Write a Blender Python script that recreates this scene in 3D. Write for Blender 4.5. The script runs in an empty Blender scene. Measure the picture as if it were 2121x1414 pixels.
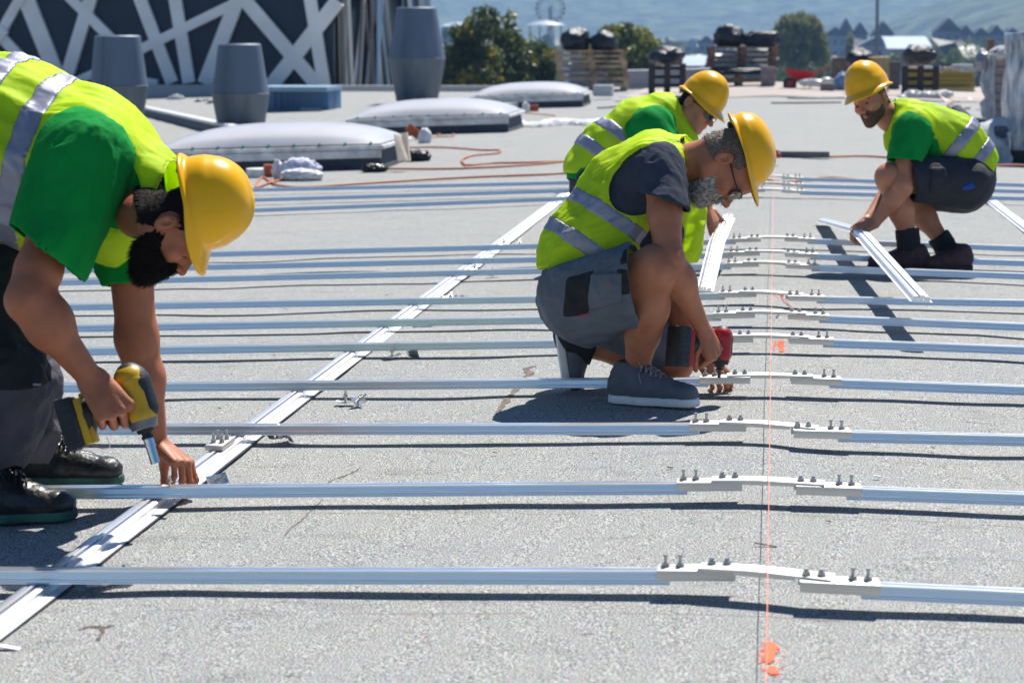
import bpy, bmesh, math, random, os
import numpy as np
from mathutils import Vector, Matrix
PI = math.pi
rng = np.random.default_rng(7)
random.seed(7)
SC = bpy.context.scene
COL = SC.collection

# ------------------------------------------------------------ camera
FPX = 70.0/36.0*2121.0
PITCH = math.atan(632.0/FPX)
YAW = math.atan(547.0/(FPX/math.cos(PITCH)))
CAM = np.array([0.025, 0.0, 1.34])
_f = np.array([-math.sin(YAW)*math.cos(PITCH), math.cos(YAW)*math.cos(PITCH), -math.sin(PITCH)])
_r = np.array([math.cos(YAW), math.sin(YAW), 0.0])
_u = np.cross(_r, _f)
cd = bpy.data.cameras.new('camera'); cam = bpy.data.objects.new('camera', cd); COL.objects.link(cam)
cd.lens = 70.0; cd.sensor_width = 36.0; cd.clip_start = 0.1; cd.clip_end = 12000
cam.matrix_world = Matrix(((_r[0], _u[0], -_f[0], CAM[0]), (_r[1], _u[1], -_f[1], CAM[1]), (_r[2], _u[2], -_f[2], CAM[2]), (0, 0, 0, 1)))
cd.dof.use_dof = True; cd.dof.focus_distance = 7.3; cd.dof.aperture_fstop = 5.0
SC.camera = cam
# ------------------------------------------------------------ sun, sky, exposure
SUNV = np.array([0.20, 0.65, 1.0]); SUNV /= np.linalg.norm(SUNV)
w = bpy.data.worlds.new("World"); SC.world = w; w.use_nodes = True
nt = w.node_tree; bg = nt.nodes['Background']
sky = nt.nodes.new('ShaderNodeTexSky'); sky.sky_type = 'NISHITA'; sky.sun_disc = False
sky.sun_elevation = math.asin(SUNV[2]); sky.sun_rotation = math.atan2(SUNV[0], SUNV[1])
sky.air_density = 1.0; sky.dust_density = 0.1; sky.ozone_density = 5.0
tint = nt.nodes.new('ShaderNodeMix'); tint.data_type = 'RGBA'; tint.blend_type = 'MULTIPLY'; tint.inputs[0].default_value = 1.0; tint.inputs[7].default_value = (.74, .96, 1.12, 1)
nt.links.new(sky.outputs[0], tint.inputs[6]); nt.links.new(tint.outputs[2], bg.inputs[0]); bg.inputs[1].default_value = 0.052
sl = bpy.data.lights.new('sun', 'SUN'); sun = bpy.data.objects.new('sun', sl); COL.objects.link(sun)
sl.energy = 5.0; sl.angle = math.radians(0.5); sl.color = (1.0, 0.955, 0.89)
sun.rotation_euler = Vector(SUNV).to_track_quat('Z', 'Y').to_euler()
vs = SC.view_settings; vs.view_transform = 'Standard'; vs.look = 'None'; vs.exposure = 0.62; vs.gamma = 1.0; vs.use_curve_mapping = False
SC.cycles.max_bounces = 8; SC.cycles.transparent_max_bounces = 12
SC.cycles.volume_bounces = 0

# ------------------------------------------------------------ pixel helpers (photo pixels 2121x1414)
SL, SR = 0.035, 0.025          # fall of the roof to the left and right of its ridge
def zr(X): return -SL*(-X) if X < 0 else -SR*X
def ray(px, py): return _r*((px-1060.5)/FPX) + _u*((707.0-py)/FPX) + _f
def W(px, py, D): return CAM + ray(px, py)*D
def scale(D): return FPX/D
def G(px, py, H=0.0):
    d = ray(px, py)
    # left half first, then right half
    for sgn, s in ((-1, SL), (1, SR)):
        # z = -s*|X| + H ; |X| = sgn*X
        t = (H - CAM[2] - s*sgn*CAM[0])/(d[2] + s*sgn*d[0])
        p = CAM + d*t
        if p[0]*sgn >= -1e-6 and t > 0: return p
    return p
def depth(p): return float(np.dot(np.asarray(p)-CAM, _f))
RT, UP, TC = _r, _u, -_f      # image right, image up, towards camera

# ------------------------------------------------------------ tags
def tag(o, label=None, cat=None, group=None, kind=None):
    if label: o['label'] = label
    if cat: o['category'] = cat
    if group: o['group'] = group
    if kind: o['kind'] = kind
    return o
def empty(name, loc, label=None, cat=None, group=None, kind=None):
    o = bpy.data.objects.new(name, None); COL.objects.link(o); o.location = Vector(loc); o.empty_display_size = .05
    return tag(o, label, cat, group, kind)
def copy_tree(o, parent=None):
    c = o.copy(); COL.objects.link(c); c.parent = parent
    for ch in list(o.children): copy_tree(ch, c)
    return c

# ------------------------------------------------------------ materials
def mat(name, col, rough=.6, metal=0.0, bump=0.0, bscale=40.0, var=0.0, vscale=8.0, trans=0.0, spec=.5, coat=0.0, stretch=None, var2=None, detail=4.0, sheen=0.0, sss=0.0, alpha=None, aniso=0):
    m = bpy.data.materials.new(name); m.use_nodes = True
    n = m.node_tree.nodes; L = m.node_tree.links; b = n['Principled BSDF']
    b.inputs['Base Color'].default_value = (*col, 1); b.inputs['Roughness'].default_value = rough
    b.inputs['Metallic'].default_value = metal; b.inputs['Specular IOR Level'].default_value = spec
    b.inputs['Coat Weight'].default_value = coat; b.inputs['Coat Roughness'].default_value = .08
    if sheen: b.inputs['Sheen Weight'].default_value = sheen
    if sss:
        b.inputs['Subsurface Weight'].default_value = sss; b.inputs['Subsurface Radius'].default_value = (.012, .004, .002); b.inputs['Subsurface Scale'].default_value = 1.0
    tc = n.new('ShaderNodeTexCoord'); mp = n.new('ShaderNodeMapping'); L.new(tc.outputs['Object'], mp.inputs[0])
    if stretch: mp.inputs['Scale'].default_value = stretch
    if var:
        t = n.new('ShaderNodeTexNoise'); t.inputs['Scale'].default_value = vscale; t.inputs['Detail'].default_value = detail
        L.new(mp.outputs[0], t.inputs['Vector'])
        r = n.new('ShaderNodeValToRGB'); r.color_ramp.elements[0].position = .32; r.color_ramp.elements[1].position = .68
        c2 = var2 if var2 else tuple(min(1, c*(1+var)) for c in col)
        r.color_ramp.elements[0].color = (*(tuple(c*(1-var) for c in col) if not var2 else col), 1)
        r.color_ramp.elements[1].color = (*c2, 1)
        L.new(t.outputs['Fac'], r.inputs[0]); L.new(r.outputs[0], b.inputs['Base Color'])
    if bump:
        t2 = n.new('ShaderNodeTexNoise'); t2.inputs['Scale'].default_value = bscale; t2.inputs['Detail'].default_value = 5
        L.new(mp.outputs[0], t2.inputs['Vector'])
        bp = n.new('ShaderNodeBump'); bp.inputs['Strength'].default_value = 1.0; bp.inputs['Distance'].default_value = bump
        L.new(t2.outputs['Fac'], bp.inputs['Height']); L.new(bp.outputs[0], b.inputs['Normal'])
    if trans:
        out = n['Material Output']; tr = n.new('ShaderNodeBsdfTranslucent'); mx = n.new('ShaderNodeMixShader')
        tr.inputs[0].default_value = (*col, 1); mx.inputs[0].default_value = trans
        L.new(b.outputs[0], mx.inputs[1]); L.new(tr.outputs[0], mx.inputs[2]); L.new(mx.outputs[0], out.inputs[0])
    return m

# ------------------------------------------------------------ mesh collector
def _frame(a, b, up=(0, 0, 1)):
    a, b = np.array(a, float), np.array(b, float); t = b-a; L_ = np.linalg.norm(t); t /= max(L_, 1e-9)
    up = np.array(up, float)
    s = np.cross(t, up)
    if np.linalg.norm(s) < 1e-4: s = np.cross(t, np.array([1.0, 0.2, 0]))
    s /= np.linalg.norm(s); v = np.cross(s, t)
    return t, s, v, L_
class MB:
    def __init__(s): s.v = []; s.f = []; s.n = 0
    def add(s, vs_, fs):
        vs_ = [tuple(map(float, p)) for p in vs_]
        s.f += [tuple(i+s.n for i in f) for f in fs]; s.v += vs_; s.n += len(vs_); return s
    def box(s, c, size, R=None):
        R = np.eye(3) if R is None else np.asarray(R)
        c = np.array(c, float); h = np.array(size, float)/2
        vs_ = [c + R @ (h*np.array(k)) for k in ((-1,-1,-1),(1,-1,-1),(1,1,-1),(-1,1,-1),(-1,-1,1),(1,-1,1),(1,1,1),(-1,1,1))]
        return s.add(vs_, [(0,3,2,1),(4,5,6,7),(0,1,5,4),(1,2,6,5),(2,3,7,6),(3,0,4,7)])
    def cbox(s, c, size, R=None, b=.004):   # box with chamfered edges
        R = np.eye(3) if R is None else np.asarray(R)
        bm = bmesh.new(); bmesh.ops.create_cube(bm, size=1.0)
        for v in bm.verts: v.co = Vector((v.co.x*size[0], v.co.y*size[1], v.co.z*size[2]))
        bmesh.ops.bevel(bm, geom=bm.edges[:], offset=min(b, min(size)*.45), segments=2, profile=.6, affect='EDGES')
        bm.verts.index_update()
        vs_ = [np.array(c)+R@np.array(v.co) for v in bm.verts]; fs = [tuple(v.index for v in f.verts) for f in bm.faces]
        bm.free(); return s.add(vs_, fs)
    def extrude(s, a, b, prof, up=(0, 0, 1), cap=True):   # prof: closed list of (lateral, up)
        t, sd, v, L_ = _frame(a, b, up); a = np.array(a, float); b = np.array(b, float); k = len(prof)
        vs_ = [a+sd*p[0]+v*p[1] for p in prof]+[b+sd*p[0]+v*p[1] for p in prof]
        fs = [(i, (i+1) % k, k+(i+1) % k, k+i) for i in range(k)]
        if cap: fs += [tuple(range(k))[::-1], tuple(range(k, 2*k))]
        return s.add(vs_, fs)
    def cyl(s, a, b, ra, rb=None, n=16, cap=True):
        rb = ra if rb is None else rb
        t, sd, v, L_ = _frame(a, b); a = np.array(a, float); b = np.array(b, float)
        an = [2*PI*i/n for i in range(n)]
        vs_ = [a+(sd*math.cos(x)+v*math.sin(x))*ra for x in an]+[b+(sd*math.cos(x)+v*math.sin(x))*rb for x in an]
        fs = [(i, (i+1) % n, n+(i+1) % n, n+i) for i in range(n)]
        if cap: fs += [tuple(range(n))[::-1], tuple(range(n, 2*n))]
        return s.add(vs_, fs)
    def lathe(s, c, prof, n=32, axis=(0, 0, 1)):   # prof: list of (r, h)
        t, sd, v, _ = _frame((0, 0, 0), axis); c = np.array(c, float); vs_ = []; fs = []
        for r, h in prof:
            for i in range(n):
                x = 2*PI*i/n; vs_.append(c+t*h+(sd*math.cos(x)+v*math.sin(x))*r)
        for j in range(len(prof)-1):
            for i in range(n): fs.append((j*n+i, j*n+(i+1) % n, (j+1)*n+(i+1) % n, (j+1)*n+i))
        return s.add(vs_, fs)
    def tube(s, pts, r, n=8, taper=None):
        P = [np.array(p, float) for p in pts]; N = len(P); vs_ = []; fs = []
        up = np.array([0.01, 0.02, 1.0]); last = None
        for i, p in enumerate(P):
            t = P[min(i+1, N-1)]-P[max(i-1, 0)]; t /= max(np.linalg.norm(t), 1e-9)
            sd = np.cross(t, up) if last is None else last-t*np.dot(last, t)
            if np.linalg.norm(sd) < 1e-5: sd = np.cross(t, np.array([1., 0, 0]))
            sd /= np.linalg.norm(sd); last = sd; v = np.cross(sd, t)
            rr = r*(taper[i] if taper is not None else 1)
            for k in range(n): x = 2*PI*k/n; vs_.append(p+(sd*math.cos(x)+v*math.sin(x))*rr)
        for j in range(N-1):
            for i in range(n): fs.append((j*n+i, j*n+(i+1) % n, (j+1)*n+(i+1) % n, (j+1)*n+i))
        fs += [tuple(range(n))[::-1], tuple(range((N-1)*n, N*n))]
        return s.add(vs_, fs)
    def build(s, name, m, parent=None, smooth=False, bevel=0, origin=None, **kw):
        return mkobj(name, s.v, s.f, m, parent, smooth, bevel, origin, **kw)
def mkobj(name, v, f, m, parent=None, smooth=False, bevel=0, origin=None, autos=None, **kw):
    me = bpy.data.meshes.new(name)
    v = np.asarray(v, float).reshape(-1, 3)
    off = np.zeros(3)
    if parent is not None:
        q = parent
        while q is not None: off += np.array(q.location); q = q.parent
    elif origin is not None: off = np.array(origin, float)
    elif len(v): off = np.array([(v[:, 0].min()+v[:, 0].max())/2, (v[:, 1].min()+v[:, 1].max())/2, v[:, 2].min()])
    me.from_pydata((v-off).tolist() if not isinstance(f, np.ndarray) else (v-off), [], f if not isinstance(f, np.ndarray) else f.tolist())
    me.validate(); me.update()
    if m is not None:
        for mm in (m if isinstance(m, (list, tuple)) else [m]): me.materials.append(mm)
    o = bpy.data.objects.new(name, me); COL.objects.link(o)
    if parent is not None: o.parent = parent
    else: o.location = Vector(off)
    if smooth: me.polygons.foreach_set('use_smooth', [True]*len(me.polygons))
    if autos is not None: me.set_sharp_from_angle(angle=math.radians(autos))
    if bevel:
        b = o.modifiers.new('bevel', 'BEVEL'); b.width = bevel; b.segments = 2; b.limit_method = 'ANGLE'
    return tag(o, **kw)
def spline(pts, n=10):     # catmull-rom
    P = [np.array(p, float) for p in pts]; P = [2*P[0]-P[1]]+P+[2*P[-1]-P[-2]]; out = []
    for i in range(1, len(P)-2):
        for k in range(n):
            t = k/n; a, b, c, d = P[i-1:i+3]
            out.append(.5*((2*b)+(-a+c)*t+(2*a-5*b+4*c-d)*t*t+(-a+3*b-3*c+d)*t**3))
    out.append(P[-2]); return out

# ------------------------------------------------------------ value noise
_tab = np.random.default_rng(3).random(65536).astype(np.float32)
def vnoise(P):
    P = np.asarray(P, float); I = np.floor(P).astype(np.int64); F_ = P-I; F_ = F_*F_*(3-2*F_); out = 0
    for dx in (0, 1):
        for dy in (0, 1):
            for dz in (0, 1):
                h = ((I[:, 0]+dx)*73856093 ^ (I[:, 1]+dy)*19349663 ^ (I[:, 2]+dz)*83492791) & 65535
                out = out+_tab[h]*(F_[:, 0] if dx else 1-F_[:, 0])*(F_[:, 1] if dy else 1-F_[:, 1])*(F_[:, 2] if dz else 1-F_[:, 2])
    return out*2-1
def fbm(P, o=3):
    a, s, out = 1.0, 1.0, 0
    for i in range(o): out = out+a*vnoise(np.asarray(P)*s+i*17.3); a *= .5; s *= 2.03
    return out
# ------------------------------------------------------------ implicit surfaces (fields on a grid, meshed by surface nets)
BIG = .08
class Fld:
    def __init__(s, lo, hi, h):
        s.h = h; s.lo = np.array(lo, float); n = np.ceil((np.array(hi)-s.lo)/h).astype(int)+1
        s.ax = [(s.lo[i]+np.arange(n[i])*h).astype(np.float32) for i in range(3)]; s.F = np.full(tuple(n), BIG, np.float32)
    def like(s): o = Fld.__new__(Fld); o.h, o.lo, o.ax = s.h, s.lo, s.ax; o.F = np.full(s.F.shape, BIG, np.float32); return o
    def sub(s, lo, hi):
        sl_ = []
        for i in range(3):
            a = int(np.searchsorted(s.ax[i], lo[i])); b = int(np.searchsorted(s.ax[i], hi[i])); sl_.append(slice(max(a, 0), max(b, 0)))
        X = s.ax[0][sl_[0]][:, None, None]; Y = s.ax[1][sl_[1]][None, :, None]; Z = s.ax[2][sl_[2]][None, None, :]
        return tuple(sl_), X, Y, Z
    def comb(s, sl_, d, k, op):
        A = s.F[sl_]
        if A.size == 0: return
        if op == 'u':
            if k > 0:
                hh = np.clip(.5+.5*(A-d)/k, 0, 1); s.F[sl_] = A+(d-A)*hh-k*hh*(1-hh)
            else: s.F[sl_] = np.minimum(A, d)
        elif op == 's':
            d = -d
            if k > 0:
                hh = np.clip(.5+.5*(d-A)/k, 0, 1); s.F[sl_] = A+(d-A)*hh+k*hh*(1-hh)
            else: s.F[sl_] = np.maximum(A, d)
    def cap(s, a, b, ra, rb=None, k=.0, flat=None, clip=None, op='u'):
        rb = ra if rb is None else rb; a = np.array(a, float); b = np.array(b, float); m = BIG+k
        R = max(ra, rb)*(1 if flat is None else max(1, flat[1]))
        sl_, X, Y, Z = s.sub(np.minimum(a, b)-R-m, np.maximum(a, b)+R+m)
        if s.F[sl_].size == 0: return s
        ab = b-a; L2 = max(float(ab@ab), 1e-12)
        t = np.clip(((X-a[0])*ab[0]+(Y-a[1])*ab[1]+(Z-a[2])*ab[2])/L2, 0, 1)
        wx, wy, wz = X-a[0]-t*ab[0], Y-a[1]-t*ab[1], Z-a[2]-t*ab[2]
        q = wx*wx+wy*wy+wz*wz
        if flat is not None:
            n, f = flat; n = np.array(n, float); n /= np.linalg.norm(n); wn = wx*n[0]+wy*n[1]+wz*n[2]; q = q+wn*wn*(1/f**2-1)
        d = np.sqrt(np.maximum(q, 0))-(ra+t*(rb-ra))
        for c in (clip or ()):
            p, n = c; n = np.array(n, float); n /= np.linalg.norm(n)
            d = np.maximum(d, (X-p[0])*n[0]+(Y-p[1])*n[1]+(Z-p[2])*n[2])
        s.comb(sl_, d.astype(np.float32), k, op); return s
    def ell(s, c, r, R=None, k=0.0, op='u', clip=None):
        c = np.array(c, float); r = np.array(r, float); R = np.eye(3) if R is None else np.asarray(R); M = max(r)+BIG+k
        sl_, X, Y, Z = s.sub(c-M, c+M)
        if s.F[sl_].size == 0: return s
        X, Y, Z = X-c[0], Y-c[1], Z-c[2]
        u = [(R[0, i]*X+R[1, i]*Y+R[2, i]*Z) for i in range(3)]
        k0 = np.sqrt(sum((u[i]/r[i])**2 for i in range(3))); k1 = np.sqrt(sum((u[i]/r[i]**2)**2 for i in range(3)))
        d = k0*(k0-1)/np.maximum(k1, 1e-6)
        for cc in (clip or ()):
            p, n = cc; n = np.array(n, float); n /= np.linalg.norm(n)
            d = np.maximum(d, (X+c[0]-p[0])*n[0]+(Y+c[1]-p[1])*n[1]+(Z+c[2]-p[2])*n[2])
        s.comb(sl_, d.astype(np.float32), k, op); return s
    def plane(s, p, n):        # keep the side the normal points away from; returns the function on the grid
        n = np.array(n, float); n /= np.linalg.norm(n)
        return ((s.ax[0][:, None, None]-p[0])*n[0]+(s.ax[1][None, :, None]-p[1])*n[1]+(s.ax[2][None, None, :]-p[2])*n[2]).astype(np.float32)
    def tri(s, G_, P):          # trilinear sample of grid G_ at points P
        q = (P-s.lo)/s.h; I = np.clip(np.floor(q).astype(int), 0, np.array(G_.shape)-2); f = np.clip(q-I, 0, 1); out = 0
        for dx in (0, 1):
            for dy in (0, 1):
                for dz in (0, 1):
                    out = out+G_[I[:, 0]+dx, I[:, 1]+dy, I[:, 2]+dz]*(f[:, 0] if dx else 1-f[:, 0])*(f[:, 1] if dy else 1-f[:, 1])*(f[:, 2] if dz else 1-f[:, 2])
        return out
    def mesh(s, G_=None): return surfnet(s.F if G_ is None else G_, s.lo, s.h)

def surfnet(F, lo, h):
    F = np.array(F, np.float32)
    F[0] = F[-1] = BIG; F[:, 0] = F[:, -1] = BIG; F[:, :, 0] = F[:, :, -1] = BIG
    I = F < 0
    nx, ny, nz = F.shape
    c = I[:-1, :-1, :-1].astype(np.int8)
    cnt = sum(I[dx:nx-1+dx, dy:ny-1+dy, dz:nz-1+dz].astype(np.int8) for dx in (0, 1) for dy in (0, 1) for dz in (0, 1))
    act = (cnt > 0) & (cnt < 8)
    ci = np.argwhere(act)
    if len(ci) == 0: return np.zeros((0, 3)), np.zeros((0, 4), int)
    idx = np.full(act.shape, -1, np.int64); idx[act] = np.arange(len(ci))
    S = np.zeros((len(ci), 3)); N = np.zeros(len(ci))
    cor = [(dx, dy, dz) for dx in (0, 1) for dy in (0, 1) for dz in (0, 1)]
    for a in range(8):
        for b in range(a+1, 8):
            ca, cb = np.array(cor[a]), np.array(cor[b])
            if np.abs(ca-cb).sum() != 1: continue
            fa = F[ci[:, 0]+ca[0], ci[:, 1]+ca[1], ci[:, 2]+ca[2]]; fb = F[ci[:, 0]+cb[0], ci[:, 1]+cb[1], ci[:, 2]+cb[2]]
            m = (fa < 0) != (fb < 0)
            t = np.where(m, fa/np.where(m, fa-fb, 1), 0)
            S += np.where(m[:, None], ca[None]+t[:, None]*(cb-ca)[None], 0); N += m
    V = (ci+S/N[:, None])*h+np.asarray(lo)
    faces = []
    for ax in range(3):
        o = [k for k in range(3) if k != ax]
        A = I[tuple(slice(0, -1) if k == ax else slice(None) for k in range(3))]; B = I[tuple(slice(1, None) if k == ax else slice(None) for k in range(3))]
        E = np.argwhere(A != B)
        E = E[(E[:, o[0]] > 0) & (E[:, o[1]] > 0)]
        E = E[(E[:, o[0]] < F.shape[o[0]]-1) & (E[:, o[1]] < F.shape[o[1]]-1)]
        if len(E) == 0: continue
        ins = A[tuple(E.T)]
        q = []
        for (p, r) in ((0, 0), (-1, 0), (-1, -1), (0, -1)):
            C = E.copy(); C[:, o[0]] += p; C[:, o[1]] += r; q.append(idx[tuple(C.T)])
        q = np.stack(q, 1); flip = ins if ax != 1 else ~ins
        q[~flip] = q[~flip][:, ::-1]
        faces.append(q)
    return V, np.concatenate(faces)
def vnorm(V, Fc):
    n = np.cross(V[Fc[:, 2]]-V[Fc[:, 0]], V[Fc[:, 3]]-V[Fc[:, 1]]); N = np.zeros_like(V)
    for k in range(4): np.add.at(N, Fc[:, k], n)
    return N/np.maximum(np.linalg.norm(N, axis=1, keepdims=True), 1e-12)
def relax(V, Fc, it=2, lam=.5, keep=None):
    for _ in range(it):
        A = np.zeros_like(V); c = np.zeros(len(V))
        for k in range(4):
            for j in (1, 3): np.add.at(A, Fc[:, k], V[Fc[:, (k+j) % 4]]); np.add.at(c, Fc[:, k], 1)
        T = A/np.maximum(c, 1)[:, None]
        D = (T-V)*lam
        if keep is not None: D[keep] = 0
        V = V+D
    return V
def compact(V, Fc):
    u = np.unique(Fc); mp = np.full(len(V), -1); mp[u] = np.arange(len(u)); return V[u], mp[Fc]
def fold(V, N, amp, sc, dirn=None, st=.25, seed=0.0, o=3):
    P = np.array(V)
    if dirn is not None:
        d = np.array(dirn, float); d /= np.linalg.norm(d); P = P-(P@d)[:, None]*d[None]*(1-st)
    n = fbm(P*sc+seed, o); return V+N*(amp*(1-2*np.abs(n)**.8))[:, None]
# ------------------------------------------------------------ roof
def roof_mat():
    m = bpy.data.materials.new('mineral_felt'); m.use_nodes = True; n = m.node_tree.nodes; L = m.node_tree.links; b = n['Principled BSDF']
    geo = n.new('ShaderNodeNewGeometry')
    def noise(sc, det=3, stretch=None):
        t = n.new('ShaderNodeTexNoise'); t.inputs['Scale'].default_value = sc; t.inputs['Detail'].default_value = det
        if stretch:
            mp = n.new('ShaderNodeMapping'); mp.inputs['Scale'].default_value = stretch; L.new(geo.outputs['Position'], mp.inputs[0]); L.new(mp.outputs[0], t.inputs['Vector'])
        else: L.new(geo.outputs['Position'], t.inputs['Vector'])
        return t
    def ramp(src, stops):
        r = n.new('ShaderNodeValToRGB'); e = r.color_ramp.elements
        while len(e) < len(stops): e.new(.5)
        for el, (p, c) in zip(e, stops): el.position = p; el.color = (*c, 1) if len(c) == 3 else c
        L.new(src, r.inputs[0]); return r
    def mix(a, b_, fac, typ='MIX'):
        x = n.new('ShaderNodeMix'); x.data_type = 'RGBA'; x.blend_type = typ
        if isinstance(fac, float): x.inputs[0].default_value = fac
        else: L.new(fac, x.inputs[0])
        for s, k in ((a, 6), (b_, 7)):
            if isinstance(s, tuple): x.inputs[k].default_value = (*s, 1)
            else: L.new(s, x.inputs[k])
        return x.outputs[2]
    g = noise(225, 2); c0 = ramp(g.outputs['Fac'], [(.35, (.085, .09, .09)), (.46, (.235, .24, .232)), (.55, (.36, .362, .348)), (.67, (.66, .655, .63))])
    v = n.new('ShaderNodeTexVoronoi'); v.inputs['Scale'].default_value = 330; L.new(geo.outputs['Position'], v.inputs['Vector'])
    c1 = mix(c0.outputs[0], v.outputs['Color'], .16, 'OVERLAY')
    big = noise(.9, 4); tone = ramp(big.outputs['Fac'], [(.3, (.95, .97, .985)), (.7, (1.02, 1.01, .99))]); c2 = mix(c1, tone.outputs[0], 1.0, 'MULTIPLY')
    st = noise(3.2, 5, (1, 2.8, 1)); stn = ramp(st.outputs['Fac'], [(.30, (.80, .80, .80)), (.42, (1, 1, 1))]); c3 = mix(c2, stn.outputs[0], .8, 'MULTIPLY')
    st2 = noise(11, 6, (.8, 2.2, 1)); stn2 = ramp(st2.outputs['Fac'], [(.25, (.45, .42, .40)), (.33, (1, 1, 1))]); c3 = mix(c3, stn2.outputs[0], .9, 'MULTIPLY')
    st3 = noise(34, 4, (.6, 1.6, 1)); stn3 = ramp(st3.outputs['Fac'], [(.235, (.3, .28, .27)), (.28, (1, 1, 1))]); c3 = mix(c3, stn3.outputs[0], .85, 'MULTIPLY')
    # sheet joints: thin dark lines across the slope every metre of depth, and the long one beside the ridge
    sp = n.new('ShaderNodeSeparateXYZ'); L.new(geo.outputs['Position'], sp.inputs[0])
    wob = noise(2.5, 3)
    def math_(op, a, b_=None, c=None):
        x = n.new('ShaderNodeMath'); x.operation = op
        for i, s in enumerate((a, b_, c)):
            if s is None: continue
            if isinstance(s, (int, float)): x.inputs[i].default_value = s
            else: L.new(s, x.inputs[i])
        return x.outputs[0]
    yw = math_('ADD', sp.outputs[1], math_('MULTIPLY', wob.outputs['Fac'], .05))
    fr = math_('ABSOLUTE', math_('SUBTRACT', math_('FRACT', math_('DIVIDE', yw, 1.02)), .5))
    ln = math_('LESS_THAN', fr, .0042)
    brk = noise(4.5, 3); lnb = math_('MULTIPLY', ln, math_('GREATER_THAN', brk.outputs['Fac'], .46))
    c4 = mix(c3, (.20, .17, .15), math_('MULTIPLY', lnb, .72))
    xs = math_('ABSOLUTE', math_('ADD', math_('ADD', sp.outputs[0], .032), math_('MULTIPLY', math_('SUBTRACT', wob.outputs['Fac'], .5), .008)))
    L.new(c4, b.inputs['Base Color']); b.inputs['Roughness'].default_value = .93; b.inputs['Specular IOR Level'].default_value = .25
    bp = n.new('ShaderNodeBump'); bp.inputs['Distance'].default_value = .004; bp.inputs['Strength'].default_value = .9
    L.new(g.outputs['Fac'], bp.inputs['Height']); L.new(bp.outputs[0], b.inputs['Normal'])
    return m
M_roof = roof_mat()
RX0, RX1, RY0, RY1 = -34.0, 14.0, 1.2, 60.0
def roof_h(P):  # P (n,2)
    X, Y = P[:, 0], P[:, 1]
    z = np.where(X < 0, SL*X, -SR*X)
    q = np.stack([X*1.5, Y*1.1, X*0], 1); q2 = np.stack([X*4.1, Y*3.1, X*0+9], 1)
    return z-.004+.0075*vnoise(q)+.0035*vnoise(q2)
def gridlines(segs):
    out = []
    for a, b, st in segs: out += list(np.arange(a, b-1e-6, st))
    out.append(segs[-1][1]); return np.array(out)
xs = gridlines([(RX0, -8, .5), (-8, -4, .16), (-4, 3.2, .06), (3.2, RX1, .4)])
ys = gridlines([(RY0, 12, .06), (12, 22, .16), (22, RY1, .5)])
XX, YY = np.meshgrid(xs, ys, indexing='ij'); P2 = np.stack([XX.ravel(), YY.ravel()], 1)
V = np.column_stack([P2, roof_h(P2)]); nyy = len(ys)
ii, jj = np.meshgrid(np.arange(len(xs)-1), np.arange(nyy-1), indexing='ij'); a0 = (ii*nyy+jj).ravel()
Fq = np.stack([a0, a0+nyy, a0+nyy+1, a0+1], 1)
# skirt: the roof slab's edges
o = mkobj('roof_surface', V, Fq, M_roof, smooth=True, kind='structure', origin=(0, 0, 0))
mb = MB()
mb.box(((RX0+RX1)/2, RY1+.22, -.9), (RX1-RX0, .4, 1.5)); mb.box((RX0-.25, 30, -1.6), (.4, 60, 1.5))
mb.build('roof_edge', mat('edge_metal', (.42, .43, .43), .5, .3), kind='structure')

# ------------------------------------------------------------ far ground, hills
GZ = -9.0
def ground_mat():
    m = mat('far_ground', (.07, .09, .045), .9, var=.5, vscale=.02, var2=(.16, .15, .10)); return m
mb = MB(); mb.add([(-4000, 30, GZ), (4000, 30, GZ), (4000, 7500, GZ), (-4000, 7500, GZ)], [(0, 1, 2, 3)])
mb.add([(-4000, -300, GZ), (4000, -300, GZ), (4000, 30, GZ), (-4000, 30, GZ)], [(0, 1, 2, 3)])
mb.build('ground', ground_mat(), kind='structure', origin=(0, 0, GZ))
def hill(name, y0, y1, crest, seed, m, x0=-1500, x1=1500, st=22, rough=3.5):
    xs_ = np.arange(x0, x1+1, st*.6); ys_ = np.arange(y0, y1+1, st); X_, Y_ = np.meshgrid(xs_, ys_, indexing='ij'); q = np.stack([X_.ravel(), Y_.ravel(), np.zeros(X_.size)], 1)
    t = np.clip((q[:, 1]-y0)/(y1-y0), 0, 1); pr = np.sin(np.clip(t*1.25, 0, 1)*PI/2)**1.1
    c = np.array([crest(x) for x in q[:, 0]])
    z = GZ-2+pr*(c+10*fbm(q/210+seed, 3)*t)+rough*fbm(q/26+seed, 2)*np.clip(t*8, 0, 1)
    k = len(ys_); ii, jj = np.meshgrid(np.arange(len(xs_)-1), np.arange(k-1), indexing='ij'); a_ = (ii*k+jj).ravel()
    return mkobj(name, np.column_stack([q[:, :2], z]), np.stack([a_, a_+k, a_+k+1, a_+1], 1), m, smooth=True, kind='structure', origin=(0, y0, GZ))
M_hill = mat('forest_slope', (.006, .020, .010), .95, var=.6, vscale=.05, var2=(.11, .15, .06), bump=8, bscale=.05)
hill('hill', 1500, 2600, lambda x: 72+6*math.sin(x/170)+0.012*x, 3.1, M_hill)
hill('hill', 900, 1500, lambda x: max(2, 46/(1+math.exp(-(x-95)/28))), 8.3, M_hill, x0=-100, x1=700)

# haze
mb = MB(); mb.box((0, 1850, 55), (3400, 4300, 130))
mh = bpy.data.materials.new('haze_air'); mh.use_nodes = True; n = mh.node_tree.nodes; n.remove(n['Principled BSDF'])
pv = n.new('ShaderNodeVolumePrincipled'); pv.inputs['Color'].default_value = (.33, .58, 1.0, 1); pv.inputs['Density'].default_value = .00036; pv.inputs['Anisotropy'].default_value = .2
mh.node_tree.links.new(pv.outputs[0], n['Material Output'].inputs['Volume'])
mb.build('haze', mh, kind='stuff')

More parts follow.
